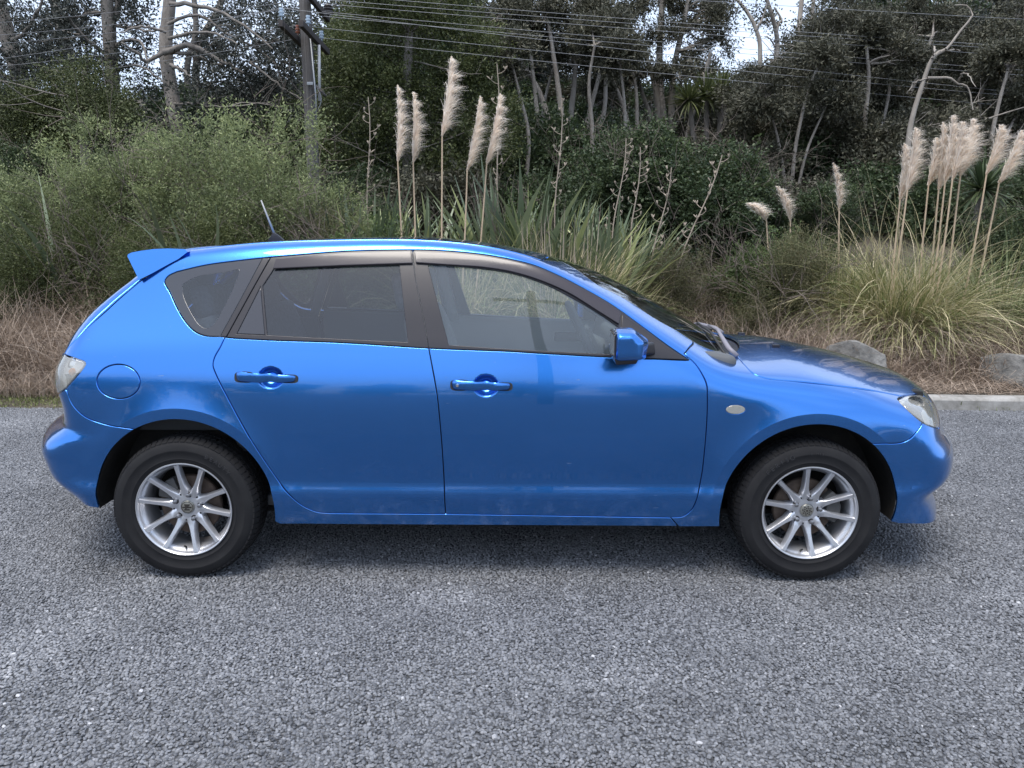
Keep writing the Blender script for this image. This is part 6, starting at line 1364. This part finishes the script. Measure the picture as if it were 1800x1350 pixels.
# ---------------------------------------------------------------- handles, mirror, interior
def handle(k,parent):
    a,b=[np.array(q) for q in TR[k]]; z0=(a[2]+b[2])/2
    xs=np.linspace(a[0],b[0],21); n=14
    for sd in (-1,1):
        V=[]
        for i,x in enumerate(xs):
            f=i/20; h=float(side_w(np.array([x]),np.array([z0+.03]))[0])
            # half height and standoff along the grip
            hh=np.interp(f,[0,.03,.10,.30,.55,.8,.95,1],[.008,.019,.0205,.0175,.0165,.0155,.0125,.006])
            o=np.interp(f,[0,.04,.12,.3,.5,.7,.88,.97,1],[.004,.020,.026,.034,.036,.034,.026,.016,.003])
            th=np.interp(f,[0,.1,.22,.3,.7,.8,1],[.012,.026,.022,.010,.010,.020,.008])
            zc=z0-(x-(a[0]+b[0])/2)*.028
            for q in range(n):
                t=2*math.pi*q/n; cy=math.cos(t); sy=math.sin(t)
                cc=math.copysign(abs(cy)**.7,cy); ss=math.copysign(abs(sy)**.7,sy)
                V.append((x,sd*(h+o-th/2+th/2*cc),zc+hh*ss-.003*(cc<0)))
        F=[(i*n+q,i*n+(q+1)%n,(i+1)*n+(q+1)%n,(i+1)*n+q) for i in range(20) for q in range(n)]
        m=MB(); m.add(V,F+[tuple(range(n)),tuple(range(20*n,21*n))])
        obj('door_handle',m.mesh('door_handle',M_PAINT,True,autos=60),parent)
        # dark gasket under the grip's ends
        for f0,f1,g in ((-.015,.30,1),(.72,1.02,1)):
            m=MB()
            x0=a[0]+(b[0]-a[0])*f0; x1=a[0]+(b[0]-a[0])*f1; N_=16; V=[];
            pts=[]
            for q in range(24):
                t=2*math.pi*q/24; cx=(x0+x1)/2; pts.append((cx+(x1-x0)/2*math.copysign(abs(math.cos(t))**.6,math.cos(t)),z0-(cx-(a[0]+b[0])/2)*.028-.003+.0225*(1 if f0<0 else .78)*math.copysign(abs(math.sin(t))**.6,math.sin(t))))
            h=side_w(np.array([p[0] for p in pts]),np.array([p[1] for p in pts]))
            V=[(p[0],sd*(hh_-.004),p[1]) for p,hh_ in zip(pts,h)]+[(p[0],sd*(hh_+.003),p[1]) for p,hh_ in zip(pts,h)]
            m.add(V,[tuple(range(24,48))]+[(i,(i+1)%24,24+(i+1)%24,24+i) for i in range(24)])
            obj('handle_gasket',m.mesh('handle_gasket',M_RUBBER),parent)
    if k=='handle_f':
        f=.11; x=a[0]+(b[0]-a[0])*f; h=float(side_w(np.array([x]),np.array([z0]))[0])
        m=MB(); m.lathe([(0,-.0015),(.0062,-.0015),(.0072,0),(.0072,.004)],20,c=(x,-(h+.0265),z0+.002)); obj('lock_barrel',m.mesh('lock_barrel',M_CHROME,True,autos=50),parent)
handle('handle_f',front_door); handle('handle_r',rear_door)
# ---- mirrors
def mirror(sd):
    D=empty('wing_mirror',parent=front_door)
    def loft(secs,name,m_,bev,soft=False):
        m=MB(); V=[];n=0
        for y,p in secs:
            for x,z in p: V.append((x,sd*y,z))
            n=len(p)
        F=[(i*n+k,i*n+(k+1)%n,(i+1)*n+(k+1)%n,(i+1)*n+k) for i in range(len(secs)-1) for k in range(n)]
        m.add(V,F+[tuple(range(n)),tuple(range((len(secs)-1)*n,len(secs)*n))[::-1]])
        if not soft: return obj(name,m.mesh(name,m_,True,bevel=bev,seg=5),D)
        me=m.mesh(name,m_,True); a=me.attributes.new('crease_edge','FLOAT','EDGE'); a.data.foreach_set('value',np.full(len(me.edges),.45,np.float32))
        o=obj(name,me,D); q=o.modifiers.new('round','SUBSURF'); q.levels=3; q.render_levels=3; return o
    X0=.452
    # corners: rear top, front top, front mid, front low, rear low
    s=[(.880,[(.475,1.085),(.520,1.087),(.590,1.035),(.580,.990),(.475,.985)]),
       (.935,[(.458,1.098),(.530,1.098),(.600,1.050),(.592,.985),(.458,.975)]),
       (1.000,[(.455,1.098),(.530,1.096),(.588,1.045),(.578,.978),(.455,.970)]),
       (1.045,[(.456,1.086),(.525,1.085),(.560,1.050),(.558,.984),(.456,.978)]),
       (1.062,[(.462,1.072),(.517,1.071),(.532,1.048),(.538,1.000),(.462,.996)])]
    loft(s,'mirror_shell',M_PAINT,.02,True)
    s=[(.885,[(.455,.990),(.575,.990),(.560,.965),(.465,.962)]),(1.035,[(.452,.985),(.545,.985),(.535,.966),(.46,.962)])]
    loft(s,'mirror_base',M_TRIM,.008)
    s=[(.835,[(.545,1.035),(.640,1.030),(.650,.975),(.530,.970)]),(.900,[(.520,1.030),(.590,1.025),(.590,.985),(.510,.980)])]
    loft(s,'mirror_stalk',M_TRIM,.012)
    s=[(.90,[(.4515,1.090),(.4565,1.090),(.4565,.985),(.4515,.985)]),(1.04,[(.4515,1.080),(.4565,1.080),(.4565,.990),(.4515,.990)])]
    loft(s,'mirror_rim',M_TRIM,.001)
    s=[(.91,[(.4490,1.083),(.4513,1.083),(.4513,.992),(.4490,.992)]),(1.03,[(.4490,1.073),(.4513,1.073),(.4513,.998),(.4490,.998)])]
    loft(s,'mirror_glass',mat('mirror_silver',(.8,.82,.84),.03,1) if 'mirror_silver' not in bpy.data.materials else bpy.data.materials['mirror_silver'],.0003)
mirror(-1); mirror(1)
# ---- interior
def rbox(name,parts,m_,bev,parent=car,seg=3):
    m=MB()
    for p in parts: m.box(*p)
    return obj(name,m.mesh(name,m_,bevel=bev,seg=seg),parent)
RY=lambda a:Matrix.Rotation(math.radians(a),3,'Y')
for sy in (-.37,.37):
    S=empty('front_seat',parent=car)
    rbox('seat_cushion',[((.02,sy,.50),(.50,.50,.16),RY(8))],M_SEAT,.05,S)
    m=MB(); V=[]; st=[(.56,.50,.13,-.235),(.70,.50,.14,-.275),(.85,.49,.135,-.32),(.98,.45,.12,-.36),(1.07,.36,.10,-.385),(1.10,.28,.07,-.392)]; n=12
    for z,wd,th,x in st:
        for q in range(n):
            t=2*math.pi*q/n; V.append((x+th/2*math.copysign(abs(math.cos(t))**.6,math.cos(t)),sy+wd/2*math.copysign(abs(math.sin(t))**.5,math.sin(t)),z))
    m.add(V,[(i*n+k,i*n+(k+1)%n,(i+1)*n+(k+1)%n,(i+1)*n+k) for i in range(len(st)-1) for k in range(n)]+[tuple(range(n)),tuple(range((len(st)-1)*n,len(st)*n))]); obj('seat_backrest',m.mesh('seat_backrest',M_SEAT,True,autos=60),S)
    rbox('headrest',[((-.425,sy,1.21),(.10,.26,.17),RY(-10))],M_SEAT,.04,S)
    for d in (-.06,.06):
        m=MB(); m.tube([(-.395,sy+d,1.08),(-.415,sy+d,1.17)],.006,6)
        obj('headrest_post',m.mesh('headrest_post',M_CHROME,True),S)
B=empty('rear_bench',parent=car)
rbox('bench_cushion',[((-.85,0,.50),(.48,1.26,.17),RY(6))],M_SEAT,.05,B)
rbox('bench_backrest',[((-1.20,0,.80),(.13,1.26,.62),RY(-20))],M_SEAT,.05,B)
for sy in (-.40,0,.40): rbox('headrest',[((-1.33,sy,1.16),(.09,.24,.14),RY(-14))],M_SEAT,.035,B)
# dashboard
rbox('dashboard',[((.78,0,.88),(.46,1.44,.22),RY(9)),((.60,-.36,1.00),(.22,.42,.07),RY(12))],M_DASH,.04)
stw=empty('steering_wheel',parent=car)
m=MB(); pts=[]; cx,cy,cz=.400,-.37,.985; R_=Matrix.Rotation(math.radians(-26),3,'Y')
for k in range(33):
    t=2*math.pi*k/32; p=R_@Vector((0,.185*math.cos(t),.185*math.sin(t))); pts.append((cx+p.x,cy+p.y,cz+p.z))
m.tube(pts,.016,10,cap=False); obj('steering_rim',m.mesh('steering_rim',M_DASH,True),stw)
m=MB(); m.box((cx+.02,cy,cz),(.05,.16,.12),R_)
for a in (0,math.pi,-math.pi/2):
    p=R_@Vector((0,.18*math.cos(a),.18*math.sin(a))); m.tube([(cx+.02,cy,cz),(cx+p.x,cy+p.y,cz+p.z)],[.022,.014],8)
m.tube([(cx+.02,cy,cz),(cx+.25,cy,cz-.12)],[.035,.045],12); obj('steering_hub',m.mesh('steering_hub',M_DASH,bevel=.006),stw)
# inner door trims, pillars, headliner, parcel shelf
for sd in (-1,1):
    xx=np.linspace(-1.10,.80,30); V=[];n=7
    for x in xx:
        zmin=max([0]+[cz+math.sqrt(max(0,(r+.03)**2-(x-cx)**2))+.02 for cx,cz,r in ARCH if abs(x-cx)<r+.03])
        zt=float(np.interp(x,[-1.1,.78],[1.030,.952]))
        for z,i in ((zt+.006,.013),(zt-.004,.045),(zt-.045,.075),(.80,.095),(.62,.085),(.58,.11),(.30,.12)):
            z=max(z,zmin); h=float(side_w(np.array([x]),np.array([z]))[0]); V.append((x,sd*(h-i),z))
    m=MB(); m.add(V,[(i*n+k,i*n+k+1,(i+1)*n+k+1,(i+1)*n+k) for i in range(29) for k in range(n-1)]); obj('door_trim',m.mesh('door_trim',M_TRIMIN,True,autos=50),car)
    m=MB(); h=lambda x,z:float(side_w(np.array([x]),np.array([z]))[0])
    m.box((.42,sd*(h(.42,.86)-.105),.875),(.20,.02,.055)); obj('inner_handle',m.mesh('inner_handle',M_DASH,bevel=.008),car)
    for (x0,z0,x1,z1,w_) in ((-.30,.98,-.385,1.385,.055),(.66,1.0,.10,1.345,.035),(-1.16,1.0,-1.02,1.33,.045)):
        m=MB(); pts=[]
        for f in np.linspace(0,1,8):
            x=x0+(x1-x0)*f; z=z0+(z1-z0)*f; pts.append((x,sd*(h(x,z)-.045),z))
        m.tube(pts,w_*.6,8); obj('inner_pillar',m.mesh('inner_pillar',M_TRIMIN,True),car)
    # far/near cargo side
    m=MB(); m.box((-1.42,sd*.62,.80),(.66,.03,.40)); obj('cargo_trim',m.mesh('cargo_trim',M_DASH,bevel=.01),car)
rl=[]
xs_=np.linspace(.16,-1.55,26)
V=[];n=9
for x in xs_:
    for y in np.linspace(-.56,.56,n): V.append((x,y,float(SP_C(x))-.055*y*y-.045))
m=MB(); m.add(V,[(i*n+k,i*n+k+1,(i+1)*n+k+1,(i+1)*n+k) for i in range(25) for k in range(n-1)]); obj('headliner',m.mesh('headliner',M_HEADL,True),car)
rbox('parcel_shelf',[((-1.55,0,.98),(.52,1.20,.03))],M_DASH,.01)
rbox('floor_carpet',[((-.2,0,.30),(2.0,1.40,.05)),((.0,0,.42),(1.0,.22,.22))],M_DASH,.02)
rv=empty('rear_view_mirror',parent=car)
rbox('mirror_body',[((.27,0,1.255),(.03,.24,.07))],M_DASH,.012,rv)
# seat belts at the pillars, rear view of a paper tag on the screen
m=MB(); m.box((.60,.30,1.22),(.002,.06,.075),RY(-58)); obj('windscreen_sticker',m.mesh('windscreen_sticker',mat('sticker_paper',(.62,.55,.52),.7)),car)
m=MB(); m.tube([(-.385,-.62,1.22),(-.38,-.60,1.0),(-.36,-.56,.62)],.014,6); obj('seat_belt',m.mesh('seat_belt',M_DASH,True),car)
# chrome washer nozzle on the bonnet
for y in (-.28,.28):
    p=solve(np.array([[1.33,y]]),'top')[0]; m=MB(); m.box((p[0],p[1],p[2]+.004),(.035,.022,.014)); obj('washer_nozzle',m.mesh('washer_nozzle',M_TRIM,bevel=.004),car)
